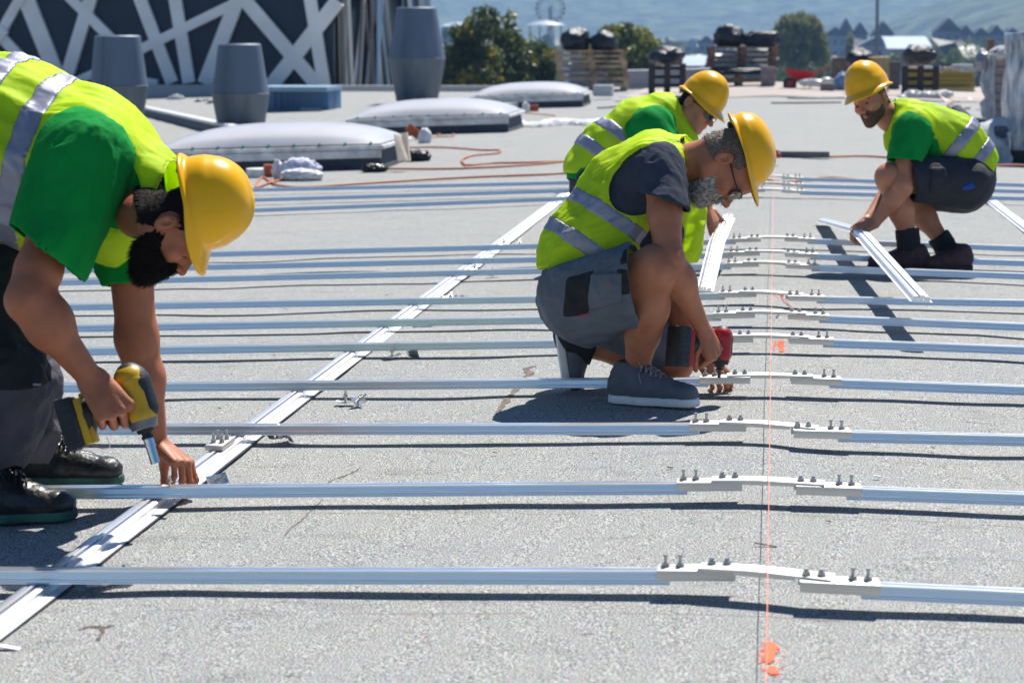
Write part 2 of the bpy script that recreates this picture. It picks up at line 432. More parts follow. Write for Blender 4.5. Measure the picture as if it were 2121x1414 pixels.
# ------------------------------------------------------------ aluminium rails
def alu(name, col=(.80, .81, .82), rough=.3, sc=(1, 60, 60)):
    m = bpy.data.materials.new(name); m.use_nodes = True; n = m.node_tree.nodes; L = m.node_tree.links; b = n['Principled BSDF']
    b.inputs['Base Color'].default_value = (*col, 1); b.inputs['Metallic'].default_value = 1; b.inputs['Roughness'].default_value = rough
    tc = n.new('ShaderNodeTexCoord'); mp = n.new('ShaderNodeMapping'); mp.inputs['Scale'].default_value = sc; L.new(tc.outputs['Object'], mp.inputs[0])
    t = n.new('ShaderNodeTexNoise'); t.inputs['Scale'].default_value = 3; t.inputs['Detail'].default_value = 4; L.new(mp.outputs[0], t.inputs[0])
    r = n.new('ShaderNodeMapRange'); r.inputs[3].default_value = rough-.1; r.inputs[4].default_value = rough+.14; L.new(t.outputs['Fac'], r.inputs[0]); L.new(r.outputs[0], b.inputs['Roughness'])
    bp = n.new('ShaderNodeBump'); bp.inputs['Distance'].default_value = .00025; L.new(t.outputs['Fac'], bp.inputs['Height']); L.new(bp.outputs[0], b.inputs['Normal'])
    return m
M_alu = alu('aluminium_rail', (.80, .83, .87), .30); M_alu2 = alu('aluminium_base', (.80, .81, .83), .38, (60, .6, 60)); M_alu3 = alu('aluminium_loose', (.86, .88, .90), .33, (14, 14, 14)); M_plate = alu('aluminium_plate', (.64, .625, .59), .46)
M_steel = mat('zinc_steel', (.55, .53, .50), .34, 1.0, bump=.0006, bscale=300); M_dsteel = mat('dark_steel', (.10, .10, .11), .4, .8)
M_clamp = mat('clamp_metal', (.62, .61, .60), .38, 1.0, var=.2, vscale=60)
M_butyl = mat('sealing_strip', (.72, .73, .73), .5, var=.12, vscale=6, bump=.001, bscale=50); M_black = mat('black_rubber', (.012, .012, .013), .6)
RW, RH, BH = .050, .034, .028
hp = [(.021, 0), (.021, .0035), (.0195, .005), (.0183, .014), (.0158, .0155), (.0158, .0175), (.0180, .019), (.0155, .0395), (.0165, .041), (.0165, RH), (.0050, RH), (.0042, RH-.012)]
hp = [(x*1.18, z*RH/.046 if z != RH and z != RH-.012 else z) for x, z in hp]; hp[-1] = (.0042, RH-.009)
prof = [(-x, z) for x, z in hp][::-1]; prof = hp[::-1]+[(-x, z) for x, z in hp]; prof = prof[::-1]
def roofpt(x, y, H=0): return np.array([x, y, zr(x)+H])
# rows: (left px point), (inner left px point), (inner right px), (right px); heights of the rail's body centre
HC = BH+RH/2
rows = [((-160, 1190), (1400, 1192), (1835, 1223), (2121, 1236)), ((60, 1019), (1432, 1009), (1798, 1021), (2121, 1032)),
        ((90, 889), (1450, 887), (1765, 903), (2121, 911)), ((70, 803), (1480, 790), (1750, 794), (2121, 808)),
        ((85, 729), (1490, 706), (1735, 711), (2121, 725)), ((85, 681), (1500, 656), (1722, 661), (2121, 677)),
        ((85, 637), (1500, 613), (1712, 621), (2121, 628)), ((85, 586), (1480, 552), (1700, 556), (2121, 572)),
        ((85, 561), (1480, 529), (1700, 532), (2121, 545)), ((85, 535), (1480, 501), (1690, 500), (2121, 515)),
        ((300, 444), (1560, 397), (1690, 400), (2140, 412)), ((300, 421), (1570, 383), (1690, 386), (2140, 397)), ((300, 399), (1580, 369), (1690, 372), (2140, 384))]
ordn = ['first', 'second', 'third', 'fourth', 'fifth', 'sixth', 'seventh', 'eighth', 'ninth', 'tenth', 'eleventh', 'twelfth', 'farthest']
desc = {0: 'nearest to the camera', 1: 'under the left worker\'s reaching hand', 2: 'passing behind the yellow drill', 3: 'passing at the grey trainer'}
def make_connector():
    c = empty('ridge_connector', (0, 0, 0))
    plates = []
    for sx in (-1, 1):
        m = MB(); s_ = SL if sx < 0 else SR; ang = math.atan(s_)*(1 if sx < 0 else -1); R = np.array([[math.cos(ang), 0, -math.sin(ang)], [0, 1, 0], [math.sin(ang), 0, math.cos(ang)]])
        cx = -.142 if sx < 0 else .200; z0 = -s_*abs(cx)
        m.cbox((cx, -.0322, z0+BH+RH-.009), (.19, .004, .022), R, .001); m.cbox((cx, .0322, z0+BH+RH-.009), (.19, .004, .022), R, .001)
        m.cbox((cx, 0, z0+BH+RH+.0035), (.19, .0684, .005), R, .001)
        b = m.build('splice_bracket', M_plate, c, autos=30); plates.append(b)
        xs_ = ((-.218, 1), (-.182, 1), (-.105, 0), (-.068, 0)) if sx < 0 else ((.122, 0), (.158, 0), (.232, 1), (.268, 1))
        for x, tall in xs_:
            zt = -s_*abs(x)+BH+RH+.0065; h_ = .030 if tall else .017
            if not tall: zt += .0055
            bo = MB(); bo.cyl((x, .006, zt), (x, .006, zt+.0022), .0118, n=16); bo.cyl((x, .006, zt+.002), (x, .006, zt+.010), .0096, n=6); bo.cyl((x, .006, zt+.008), (x, .006, zt+h_-.002), .0042, n=10)
            bo.cyl((x, .006, zt+h_-.005), (x, .006, zt+h_), .0062, .0055, n=12)
            bo.build('bolt', M_steel, b, autos=40)
    m = MB(); N = 12
    xs_ = np.linspace(-.135, .19, N); z1 = [-(SL*abs(x) if x < 0 else SR*abs(x))*1.0-.00*abs(x)+BH+RH+.0065 for x in xs_]
    for k in range(N-1):
        m.box(((xs_[k]+xs_[k+1])/2, 0, (z1[k]+z1[k+1])/2+.003), (xs_[k+1]-xs_[k]+.0008, .05, .006)) if False else None
    vs_ = []; th = .0055
    for x, z in zip(xs_, z1): vs_ += [(x, -.0325, z), (x, .030, z), (x, .030, z+th), (x, -.0325, z+th)]
    fs = [(0, 1, 2, 3), tuple(4*(N-1)+i for i in (3, 2, 1, 0))]
    for k in range(N-1):
        for i in range(4): fs.append((4*k+i, 4*k+4+i, 4*k+4+(i+1) % 4, 4*k+(i+1) % 4))
    m.add(vs_, fs)
    m.box((.028, -.0292, BH+RH+.002), (.15, .0035, .009))
    m.build('bridging_plate', M_plate, c, autos=30)
    return c
conn0 = make_connector()
RAILS = []
for i, (pl, il, ir, pr) in enumerate(rows):
    P0, P1 = G(*pl, HC), G(*il, HC); P2_, P3 = G(*ir, HC), G(*pr, HC)
    for A, B, side in ((P0, P1, 'left'), (P2_, P3, 'right')):
        A = A.copy(); B = B.copy()
        def atx(x): return A+(B-A)*((x-A[0])/(B[0]-A[0]))
        if side == 'left': B = atx(-.205)
        else: A = atx(.25)
        A[2] -= RH/2; B[2] -= RH/2
        if side == 'right': d = B-A; B = A+d*1.5
        elif i < 4: A = A+(A-B)*.25
        mb = MB(); Dv = B-A; nrm = np.cross(Dv, (0, 1, 0)); nrm /= np.linalg.norm(nrm); nrm *= np.sign(nrm[2])
        mb.extrude(A, B, prof, up=(0, 0, 1))
        nm = f'{"long" if side=="left" else "shorter"} aluminium mounting rail, {ordn[i]} row counting away from the camera, {side} of the ridge string'
        mb.build('mounting_rail', M_alu, autos=35, label=nm, cat='rail', group='mounting rails laid across the roof')
        RAILS.append((A, B))
    ym = (P1[1]*abs(P2_[0])+P2_[1]*abs(P1[0]))/(abs(P1[0])+abs(P2_[0]))
    if True:
        c = conn0 if i == 0 else copy_tree(conn0); YL = P0[1]+(P1[1]-P0[1])*(-.14-P0[0])/(P1[0]-P0[0]); YR = P2_[1]+(P3[1]-P2_[1])*(.20-P2_[0])/(P3[0]-P2_[0]); y0 = YL+(YR-YL)*.14/.34; c.location = (0, y0, -.001)
        aL, aR, aB = math.atan2(P1[1]-P0[1], P1[0]-P0[0]), math.atan2(P3[1]-P2_[1], P3[0]-P2_[0]), math.atan2(YR-YL, .34)
        for ch in c.children:
            bx = sum(v[0] for v in ch.bound_box)/8
            a_, xx, yw_ = (aB, -.14, YL) if abs(bx) < .08 else ((aL, -.14, YL) if bx < 0 else (aR, .20, YR))
            ch.rotation_euler[2] = a_; ch.location[1] = yw_-y0-xx*math.sin(a_)
        tag(c, f'bolted splice joining the rail halves at the ridge string, {ordn[i]} row from the camera', 'rail connector', 'bolted splices along the ridge')

# base rails running away from the camera
bprof = [(-.062, 0), (.062, 0), (.062, .003), (.048, .003), (.046, .020), (.034, .024), (.018, .024), (.014, .009), (.010, .009), (.008, BH), (-.008, BH), (-.010, .009), (-.014, .009), (-.018, .024), (-.034, .024), (-.046, .020), (-.048, .003), (-.062, .003)]
bprof = [(x*.66, z*.90) for x, z in bprof]
def base_rail(x, y0, y1, lab):
    e = empty('base_rail', (x, y0, zr(x)), lab, 'base rail', 'base profiles glued to the roof')
    m = MB(); m.extrude((x, y0, zr(x)+.004), (x, y1, zr(x)+.004), bprof); m.build('profile', M_alu2, e, autos=35)
    m = MB(); N = 60; yy = np.linspace(y0, y1, N); vs_ = []; fs = []
    for k, y in enumerate(yy):
        w1 = x+.062+.004*vnoise(np.array([[y*3, 1, x]]))[0]; w0 = x-.042
        for (xx, z) in ((w0, .0006), (w1, .0006), (w1, .0042), (w0, .0042)): vs_.append((xx, y, zr(xx)+z))
    for k in range(N-1):
        for i in range(4): fs.append((4*k+i, 4*k+(i+1) % 4, 4*k+4+(i+1) % 4, 4*k+4+i))
    fs += [(0, 1, 2, 3)]; m.add(vs_, fs); m.build('sealing_strip', M_butyl, e)
    m = MB(); vs_ = []; fs = []
    for k, y in enumerate(yy):
        w1 = x+.069+.004*vnoise(np.array([[y*3, 1, x]]))[0]+.004*vnoise(np.array([[y*11, 5, x]]))[0]; w0 = x+.05
        vs_ += [(w0, y, zr(w0)+.0002), (w1, y, zr(w1)+.0026)]
    fs = [(2*k, 2*k+1, 2*k+3, 2*k+2) for k in range(N-1)]; m.add(vs_, fs); m.build('bitumen_bead', M_black, e)
    return e
XB = G(165, 1190)[0]
XB = -1.815
base_rail(XB, 2.6, G(1180, 402)[1], 'double-channel aluminium base rail crossing under the cross rails left of the crouching men')
base_rail(1.85, 4.5, G(2050, 408)[1], 'double-channel aluminium base rail at the right edge behind the turned worker')

mb = MB(); yy = np.linspace(45.5, 59.5, 8)
for a_, b_ in zip(yy[:-1], yy[1:]): mb.add([(-3.6, a_, zr(-3.6)+.012), (0, a_, .012), (0, b_, .012), (-3.6, b_, zr(-3.6)+.012)], [(0, 1, 2, 3)]); mb.add([(0, a_, .012), (11, a_, zr(11)+.012), (11, b_, zr(11)+.012), (0, b_, .012)], [(0, 1, 2, 3)])
mb.build('path', mat('dusty_path', (.30, .25, .22), .9, var=.35, vscale=1.2, var2=(.46, .42, .38), stretch=(.3, 1, 1)), kind='structure')
# ------------------------------------------------------------ skylights
M_acryl = mat('opal_acrylic', (.60, .585, .59), .3, var=.05, vscale=2, spec=.5, coat=.3)
M_wflash = mat('white_flashing', (.70, .70, .68), .5, var=.25, vscale=7, bump=.003, bscale=20)
M_curb = mat('felt_curb', (.055, .068, .085), .9, var=.3, vscale=5, bump=.003, bscale=60)
def skylight(x0, x1, y0, y1, label):
    cx, cy = (x0+x1)/2, (y0+y1)/2; zb = min(zr(x0), zr(x1)); R = np.eye(3); a = math.atan(SL); R = np.array([[math.cos(a), 0, -math.sin(a)], [0, 1, 0], [math.sin(a), 0, math.cos(a)]])
    zc = zr(cx); e = empty('skylight_dome', (cx, cy, zc), label, 'skylight', 'dome skylights along the left side of the roof')
    c = np.array([cx, cy, zc]); lx, ly = x1-x0, y1-y0
    m = MB(); hb = .22
    vs_ = []
    for (ex, z) in ((.035, 0), (0, hb)):
        for (a_, b_) in ((-1, -1), (1, -1), (1, 1), (-1, 1)): vs_.append(c+R@np.array([a_*(lx/2+ex), b_*(ly/2+ex), z-.01]))
    m.add(vs_, [(0, 1, 5, 4), (1, 2, 6, 5), (2, 3, 7, 6), (3, 0, 4, 7), (4, 5, 6, 7)]); m.build('curb', M_curb, e)
    m = MB(); m.cbox(c+R@np.array([0, 0, hb+.03]), (lx+.14, ly+.14, .050), R, .012); m.cbox(c+R@np.array([0, -ly/2-.045, hb-.045]), (lx+.08, .03, .09), R, .01)
    m.build('flashing_frame', M_wflash, e)
    m = MB(); N = 26; vs_ = []; hw, hd = lx/2+.03, ly/2+.03
    for i in range(N+1):
        for j in range(N+1):
            u, v = -1+2*i/N, -1+2*j/N; f = (1-abs(u)**2.6)**.62*(1-abs(v)**2.4)**.62 if abs(u) < 1 and abs(v) < 1 else 0
            vs_.append(c+R@np.array([u*hw, v*hd, hb+.07+.245*f]))
    m.add(vs_, [(i*(N+1)+j, (i+1)*(N+1)+j, (i+1)*(N+1)+j+1, i*(N+1)+j+1) for i in range(N) for j in range(N)]); m.build('dome', M_acryl, e, smooth=True)
    for k in range(9):
        m = MB(); q = c+R@np.array([-lx/2+.12+k*(lx-.2)/8, -ly/2-.03, hb+.075]); m.cyl(q, q+np.array([0, 0, .016]), .016, n=8)
        m.build('screw_cap', mat('screw_cap', (.05, .35, .32), .5) if k == 0 and 'screw_cap' not in bpy.data.materials else bpy.data.materials['screw_cap'], e)
    return e
skylight(-7.0, -4.42, 22.3, 24.0, 'white dome skylight nearest to the camera, partly behind the yellow helmet of the left worker')
skylight(-6.6, -4.12, 31.0, 32.8, 'middle of the three white dome skylights, with an orange brick leaning at its curb')
skylight(-6.4, -4.05, 42.5, 44.3, 'farthest white dome skylight, low in front of the dark bush')

# ------------------------------------------------------------ ventilation cowls
M_zinc = mat('weathered_zinc', (.12, .155, .205), .58, .3, var=.14, vscale=3, stretch=(1, 1, .12), bump=.002, bscale=6)
M_zinc2 = mat('galvanised_lower', (.115, .14, .165), .62, .25, var=.25, vscale=4, stretch=(1, 1, .15), bump=.002, bscale=8)
def cowl(px, ybase, D, wtop, wmid, wbot, ytop, ymid, label):
    s = scale(D); b = W(px, ybase, D); zt = W(px, ytop, D)[2]; zm = W(px, ymid, D)[2]; z0 = b[2]
    e = empty('ventilation_cowl', b, label, 'roof vent', 'double-cone metal ventilation cowls')
    m = MB(); m.lathe(b, [(wmid/2/s, zm-z0), (wtop/2/s, zt-z0), (wtop/2/s-.03, zt-z0+.02), (wtop/2/s-.06, zt-z0-.06), (.01, zt-z0-.1)], 36); m.build('upper_cone', M_zinc, e, autos=30, smooth=True)
    m = MB(); m.lathe(b, [(wbot/2/s, 0), (wmid/2/s+.006, zm-z0-.012), (wmid/2/s+.014, zm-z0+.008), (wmid/2/s, zm-z0+.012)], 36); m.build('lower_cone', M_zinc2, e, autos=30, smooth=True)
    m = MB(); an = -1.9; d = np.array([math.cos(an), math.sin(an), 0]); p0 = b+d*(wmid/2/s+.003)+np.array([0, 0, zm-z0]); p1 = b+d*(wtop/2/s+.003)+np.array([0, 0, zt-z0]); m.tube([p0, p1], .008, 6); m.build('seam', M_zinc, e)
    m = MB(); m.lathe(b, [(wbot/2/s+.12, -.02), (wbot/2/s+.1, .05), (wbot/2/s-.01, .10)], 30); m.build('base_collar', M_curb, e, smooth=True)
cowl(250, 292, 34.0, 93, 117, 80, 76, 178, 'grey double-cone ventilation cowl directly above the back of the left worker')
cowl(500, 285, 34.5, 88, 117, 90, 93, 194, 'grey double-cone ventilation cowl between the left worker and the nearest skylight')
cowl(864, 230, 45.0, 82, 118, 78, 18, 121, 'tall grey double-cone ventilation cowl beside the dark bush')

# ------------------------------------------------------------ dark building with crossing beams
DF = 62.0
def Wf(px, py, dn=0.0):   # point on the facade plane Y = const
    d = ray(px, py); Yf = 62.0-dn; return CAM+d*((Yf-CAM[1])/d[1])
M_navy = mat('navy_cladding', (.006, .016, .036), .6, var=.15, vscale=.6, stretch=(1, 1, .1))
M_beam = mat('pale_beam', (.92, .89, .86), .6, var=.10, vscale=.8, bump=.003, bscale=10)
bl = empty('clad_building', (-25, 64, GZ), 'dark navy building faced with criss-crossing pale beams at upper left', 'building')
A, B = Wf(-140, 180), Wf(692, 180)
x0, x1 = A[0], B[0]
m = MB(); m.box(((x0+x1)/2, 68, -1), (x1-x0, 12, 16)); m.build('wall', M_navy, bl)
m = MB(); m.box(((x0+x1)/2, 61.85, A[2]-.18), (x1-x0+.3, .3, .36)); m.build('plinth', mat('plinth', (.05, .07, .09), .6), bl)
beams = [((0, 72), (36, 8), 20), ((50, -14), (120, 162), 34), ((4, 78), (64, 142), 22), ((196, -30), (136, 168), 27), ((140, -10), (232, 82), 21), ((286, -14), (357, 172), 26), ((361, -14), (392, 172), 26), ((480, 11), (285, 106), 20), ((502, -25), (424, 174), 30), ((500, -8), (664, 184), 29), ((560, 181), (700, 2), 30), ((641, -15), (672, 180), 26), ((160, 168), (215, 143), 16), ((-60, 150), (10, 60), 22), ((300, 168), (326, 172), 14), ((36, 10), (60, -40), 20)]
for k, (p, q, wd) in enumerate(beams):
    p = np.array(p, float); q = np.array(q, float); d = q-p
    if p[1] < 5 : p = p-d/np.linalg.norm(d)*60
    a, b = Wf(*p, .10+.012*k), Wf(*q, .10+.012*k); m = MB(); t, sd, v, L_ = _frame(a, b, (0, 1, 0)); wm = wd/scale(depth(a))
    m.extrude(a, b, [(-wm/2, -.08), (wm/2, -.08), (wm/2, .08), (-wm/2, .08)], up=(0, 1, 0))
    nj = int(L_/1.15); m.build('beam', M_beam, bl)
# side of the building: slanted boards
cols = [(.55, .53, .52), (.40, .52, .68), (.22, .18, .16), (.75, .76, .78)]
Ms = [mat('side_board', c, .35, .5, var=.25, vscale=1.5, stretch=(1, 1, .2)) for c in cols]
m = MB(); p1, p2 = B, np.array([B[0]+1.3, 71.0, B[2]]); m.extrude((p1[0], p1[1], -3.5), (p2[0], p2[1], -3.5), [(-.05, 0), (.05, 0), (.05, 12), (-.05, 12)]); m.build('side_wall', mat('side_wall', (.10, .11, .125), .25, .7, var=.3, vscale=.5), bl)
rr = random.Random(5)
for k in range(30):
    t0, t1 = rr.uniform(0, 1), 0; t1 = t0+rr.uniform(-.34, .34); t1 = min(1, max(0, t1))
    a = p1+(p2-p1)*t0+np.array([.14+.015*k*.5, 0, -1.6]); b = p1+(p2-p1)*t1+np.array([.14+.015*k*.5, 0, 7.0]); m = MB()
    wq = rr.uniform(.09, .20); m.extrude(a, b, [(-wq, -.04), (wq, -.04), (wq, .04), (-wq, .04)], up=(1, .1, 0)); m.build('slanted_board', Ms[k % 4], bl)
# blue container and parapet pieces below
M_blue = mat('blue_panel', (.07, .19, .36), .5, var=.2, vscale=1.2); M_lgrey = mat('light_panel', (.45, .47, .50), .5)
Db = 41.6; s_ = scale(Db)
a = W(560, 186, Db); b = W(668, 248, Db); e = empty('site_container', (a[0], a[1], b[2]), 'blue metal container standing below the crossing beams', 'container')
m = MB(); m.cbox(((a[0]+b[0])/2, (a[1]+b[1])/2+.6, (a[2]+b[2])/2), (b[0]-a[0]+.3, 1.2, a[2]-b[2]), None, .03); m.build('body', M_blue, e)
m = MB(); c = W(612, 184, Db-.2); m.cbox((c[0], c[1]+.3, c[2]), (b[0]-a[0]+.45, 1.5, .10), None, .02); m.build('roof', mat('container_roof', (.20, .32, .42), .5), e)
m = MB(); c = W(645, 235, Db-.15); m.cbox((c[0], c[1], c[2]), (45/s_, .06, 22/s_), None, .01); m.build('vent_panel', M_lgrey, e)
for k in range(8):
    m = MB(); c = W(566+k*13, 206, Db-.02); m.box((c[0], c[1], c[2]), (.03, .05, .4)); m.build('rib', M_blue, e)
# raised roof strip with metal coping
g0, g1 = G(292, 236), G(545, 300)
e = empty('roof_upstand', g0, 'low raised roof strip with a pale metal coping behind the left cowl', 'parapet')
m = MB(); vs_ = []
bk = [g0+np.array([6, 14, 0]), g0+np.array([-8, 16, 0])]
g1b = g1+(g1-g0)*.1; ring = [g0+(g0-g1)*.25, g1b, g1b+np.array([2.0, 22, -.0]), g0+np.array([-9, 26, 0])]
for h in (0, .14):
    for p in ring: vs_.append((p[0], p[1], zr(p[0])+h))
m.add(vs_, [(0, 1, 5, 4), (1, 2, 6, 5), (2, 3, 7, 6), (3, 0, 4, 7), (4, 5, 6, 7)]); m.build('upstand', M_roof, e)
m = MB(); a = np.array(ring[0]); b = np.array(ring[1]); a[2] = zr(a[0])+.15; b[2] = zr(b[0])+.15; m.extrude(a, b, [(-.09, 0), (.09, 0), (.09, .05), (-.09, .05)]); m.build('coping', M_wflash, e)
m = MB(); a = a+np.array([.0, 0, -.15]); b = b+np.array([0, 0, -.15]); m.extrude(a, b, [(.06, 0), (.11, 0), (.09, .14), (.06, .14)]); m.build('front_face', mat('front_face', (.035, .05, .065), .7), e)

# ------------------------------------------------------------ crumpled things
def ico(c, r, amp=.25, sc=3.0, sub=4, R=None, seed=0, o=4, flat=None, sharp=False):
    bm = bmesh.new(); bmesh.ops.create_icosphere(bm, subdivisions=sub, radius=1); P = np.array([v.co[:] for v in bm.verts]); Fc = [tuple(v.index for v in f.verts) for f in bm.faces]; bm.free()
    n = fbm(P*sc+seed*7.7, o); n = 1-np.abs(n)*1.6 if sharp else n
    Q = P*(1+amp*n)[:, None]
    if flat is not None: Q[:, 2] = np.maximum(Q[:, 2], flat)
    Q = Q*np.array(r)
    if R is not None: Q = Q@np.asarray(R).T
    return Q+np.array(c), Fc
def crumple(name, c, r, m, label=None, cat=None, parent=None, **k):
    V, Fc = ico(c, r, **k); kw = {}
    if label: kw['label'] = label
    if cat: kw['cat'] = cat
    return mkobj(name, V, Fc, m, parent, smooth=True, autos=None, **kw)
M_bag = mat('black_plastic_bag', (.006, .009, .014), .30, bump=.03, bscale=24, spec=.5)
M_film = mat('white_plastic_film', (.72, .73, .74), .3, bump=.012, bscale=14, trans=.35)
M_rag = mat('white_cloth', (.72, .72, .73), .8, bump=.01, bscale=30); M_brick = mat('red_clay_brick', (.42, .085, .03), .8, var=.15, vscale=30)
M_wood = mat('pallet_wood', (.20, .13, .08), .8, var=.45, vscale=3, var2=(.62, .43, .27)); M_wood_d = mat('dark_wood', (.035, .025, .02), .8, var=.4, vscale=6)
M_yel = mat('yellow_formwork', (.36, .25, .012), .6, var=.3, vscale=3, stretch=(.2, 1, 3)); M_plank = mat('plank', (.45, .36, .26), .75, var=.3, vscale=4)

def pallet_stack(x0, x1, ys_, ybot, D, dep, label, mat_=None, n=4, posts=None, seed=0):
    """stack of pallets: px extent x0..x1, top px ys_, bottom px ybot; every board modelled"""
    s = scale(D); a, b = W(x0, ybot, D), W(x1, ybot, D); ht = (ybot-ys_)/s; e = empty('pallet_stack', ((a[0]+b[0])/2, (a[1]+b[1])/2, a[2]), label, 'pallets')
    ux = (b-a)/np.linalg.norm(b-a); ux[2] = 0; ux /= np.linalg.norm(ux); uy = np.array([-ux[1], ux[0], 0]); R = np.stack([ux, uy, (0, 0, 1)], 1); wd = np.linalg.norm(b-a); r = random.Random(seed)
    ph = ht/n
    for k in range(n):
        m = MB(); z0 = k*ph; jit = r.uniform(-.03, .03); o = (a+b)/2+uy*dep/2+ux*jit
        for q in range(7): m.box(o+uy*(-dep/2+.05+q*(dep-.1)/6)+np.array([0, 0, z0+ph*.92]), (wd, dep/8, ph*.30), R)
        for q in range(3): m.box(o+ux*(-wd/2+.05+q*(wd-.1)/2)+np.array([0, 0, z0+ph*.80]), (.1, dep, ph*.10), R)
        for q in range(3):
            for t in range(3): m.box(o+ux*(-wd/2+.06+q*(wd-.12)/2)+uy*(-dep/2+.06+t*(dep-.12)/2)+np.array([0, 0, z0+ph*.44]), (.15, .11, ph*.6), R)
        for t in range(3): m.box(o+uy*(-dep/2+.06+t*(dep-.12)/2)+np.array([0, 0, z0+ph*.10]), (wd, .1, ph*.26), R)
        m.build('pallet', mat_ or M_wood, e)
    return e
pallet_stack(1157, 1300, 150, 190, 54, .9, 'lower tier of weathered wooden pallets under the two rounded black bags', n=3, seed=1)
pallet_stack(1152, 1296, 106, 149, 54, .9, 'upper tier of wooden pallets carrying the two rounded black bags beside the dark bush', n=4, seed=2)
pallet_stack(1462, 1606, 151, 182, 55, .9, 'lower tier of dark pallets beside the block pile', n=2, seed=3, mat_=M_wood)
pallet_stack(1472, 1610, 98, 141, 55, .9, 'upper tier of brown pallets carrying the largest pair of black bags', n=4, seed=4, mat_=mat('brown_pallet', (.11, .055, .035), .8, var=.4, vscale=5, var2=(.26, .15, .10)))
e = crumple('strap_tarp', W(1535, 147, 54.8), (1.02, .5, .09), M_bag, 'black sheeting squeezed between the two tiers of brown pallets', 'tarpaulin', seed=4)
def bag(px, py, rx, ry, D, label, seed, grp='black plastic bags on the stacks'):
    s = scale(D); o = crumple('plastic_bag', W(px, py, D+.4), (rx/s, .4, ry/s), M_bag, label, 'bag', amp=.2, sc=1.8, seed=seed, flat=-.85, o=5); o['group'] = grp; return o
bag(1192, 86, 32, 27, 54, 'left one of the two rounded black bags on the pallets beside the dark bush', 1); bag(1253, 89, 28, 24, 54, 'right one of the two rounded black bags on the pallets beside the dark bush', 2)
bag(1511, 77, 33, 25, 55, 'domed black bag, left one of the largest pair on the brown pallets', 3); bag(1577, 83, 42, 20, 55, 'wide black bag, right one of the largest pair on the brown pallets', 4)
def tablestack(x0, x1, ytop, ybot, D, label, ny=3):
    s = scale(D); e = empty('upright_pallet', W((x0+x1)/2, ybot, D), label, 'pallet', 'dark pallets standing on edge')
    for k in range(3):
        m = MB(); c = W(x0+(x1-x0)*k/2, (ytop+ybot)/2, D); m.box((c[0], c[1], c[2]), (13/s, .12, (ybot-ytop)/s)); m.build('post', M_wood_d, e)
    for k in range(ny):
        m = MB(); c = W((x0+x1)/2, ytop+10+(ybot-ytop-14)*k/ny, D+.12); m.box((c[0], c[1], c[2]), ((x1-x0)/s, .03, 7/s)); m.build('slat', M_wood_d, e)
tablestack(1350, 1414, 132, 199, 50, 'dark pallet standing on edge in front of the pale profile bundle')
bag(1383, 118, 37, 21, 50, 'black bag slumped over the upright pallet in front of the pale profile bundle', 5)
tablestack(1874, 1938, 137, 201, 48, 'dark pallet standing on edge in front of the yellow timber stack')
bag(1905, 116, 35, 25, 48, 'black bag draped over the upright pallet in front of the yellow timber stack', 6)
bag(1783, 124, 30, 22, 52, 'black bag with bright glints behind the yellow helmet of the turned worker', 7)
# profile bundle
D = 56.; s = scale(D); e = empty('profile_bundle', W(1385, 190, D), 'long bundle of pale grey profiles lying behind the upright pallet', 'bundle')
for k in range(7):
    for q in range(2):
        m = MB(); a = W(1300, 186-k*6.3, D+q*.25); b = W(1472, 182-k*6.3, D+q*.25); m.cyl(a, b, 3.1/s, n=10); m.build('profile', bpy.data.materials.get('pale_profile') or mat('pale_profile', (.42, .45, .50), .4, .2), e)
mb = MB(); a = W(1590, 162, 53); mb.cbox(a+np.array([0, .2, 0]), (.36, .4, .60), None, .01)
bp_ = mb.build('block_pile', mat('concrete_block', (.22, .20, .20), .85, bump=.01, bscale=12, var=.2, vscale=6), label='small upright pile of grey concrete blocks beside the wheelbarrow', cat='blocks')
# wheelbarrow
D = 52.; s = scale(D); M_red = mat('red_enamel', (.48, .012, .015), .35, coat=.4); e = empty('wheelbarrow', W(1660, 188, D), 'red wheelbarrow with a red-hubbed wheel standing at the far end of the roof', 'wheelbarrow')
def Wd(px, py, dd=0): return W(px, py, D+dd)
m = MB(); t0 = [Wd(1624, 142, -.3), Wd(1690, 148, -.3), Wd(1690, 148, .35), Wd(1624, 142, .35)]; b0 = [Wd(1642, 163, -.15), Wd(1673, 164, -.15), Wd(1673, 164, .2), Wd(1642, 163, .2)]
m.add(t0+b0, [(0, 1, 5, 4), (1, 2, 6, 5), (2, 3, 7, 6), (3, 0, 4, 7), (4, 5, 6, 7)]); o = m.build('tray', M_red, e); sm = o.modifiers.new('s', 'SOLIDIFY'); sm.thickness = .02
m = MB(); m.lathe(Wd(1636, 175), [(.0, -.03), (.165, -.035), (.18, 0), (.165, .035), (0, .03)], 20, axis=(0, 1, 0)); wh = m.build('wheel', M_black, e)
m = MB(); m.lathe(Wd(1636, 175), [(.0, -.05), (.10, -.045), (.10, .045), (0, .05)], 16, axis=(0, 1, 0)); m.build('hub', M_red, wh)
for dd in (-.25, .28):
    m = MB(); m.tube([Wd(1636, 175, dd*.3), Wd(1655, 166, dd*.7), Wd(1686, 158, dd), Wd(1718, 137, dd)], .018); m.build('handle', M_red, e)
    m = MB(); m.tube([Wd(1662, 165, dd), Wd(1667, 188, dd), Wd(1676, 188, dd), Wd(1680, 161, dd)], .014); m.build('leg', mat('leg_tube', (.5, .5, .5), .4, .6), e)
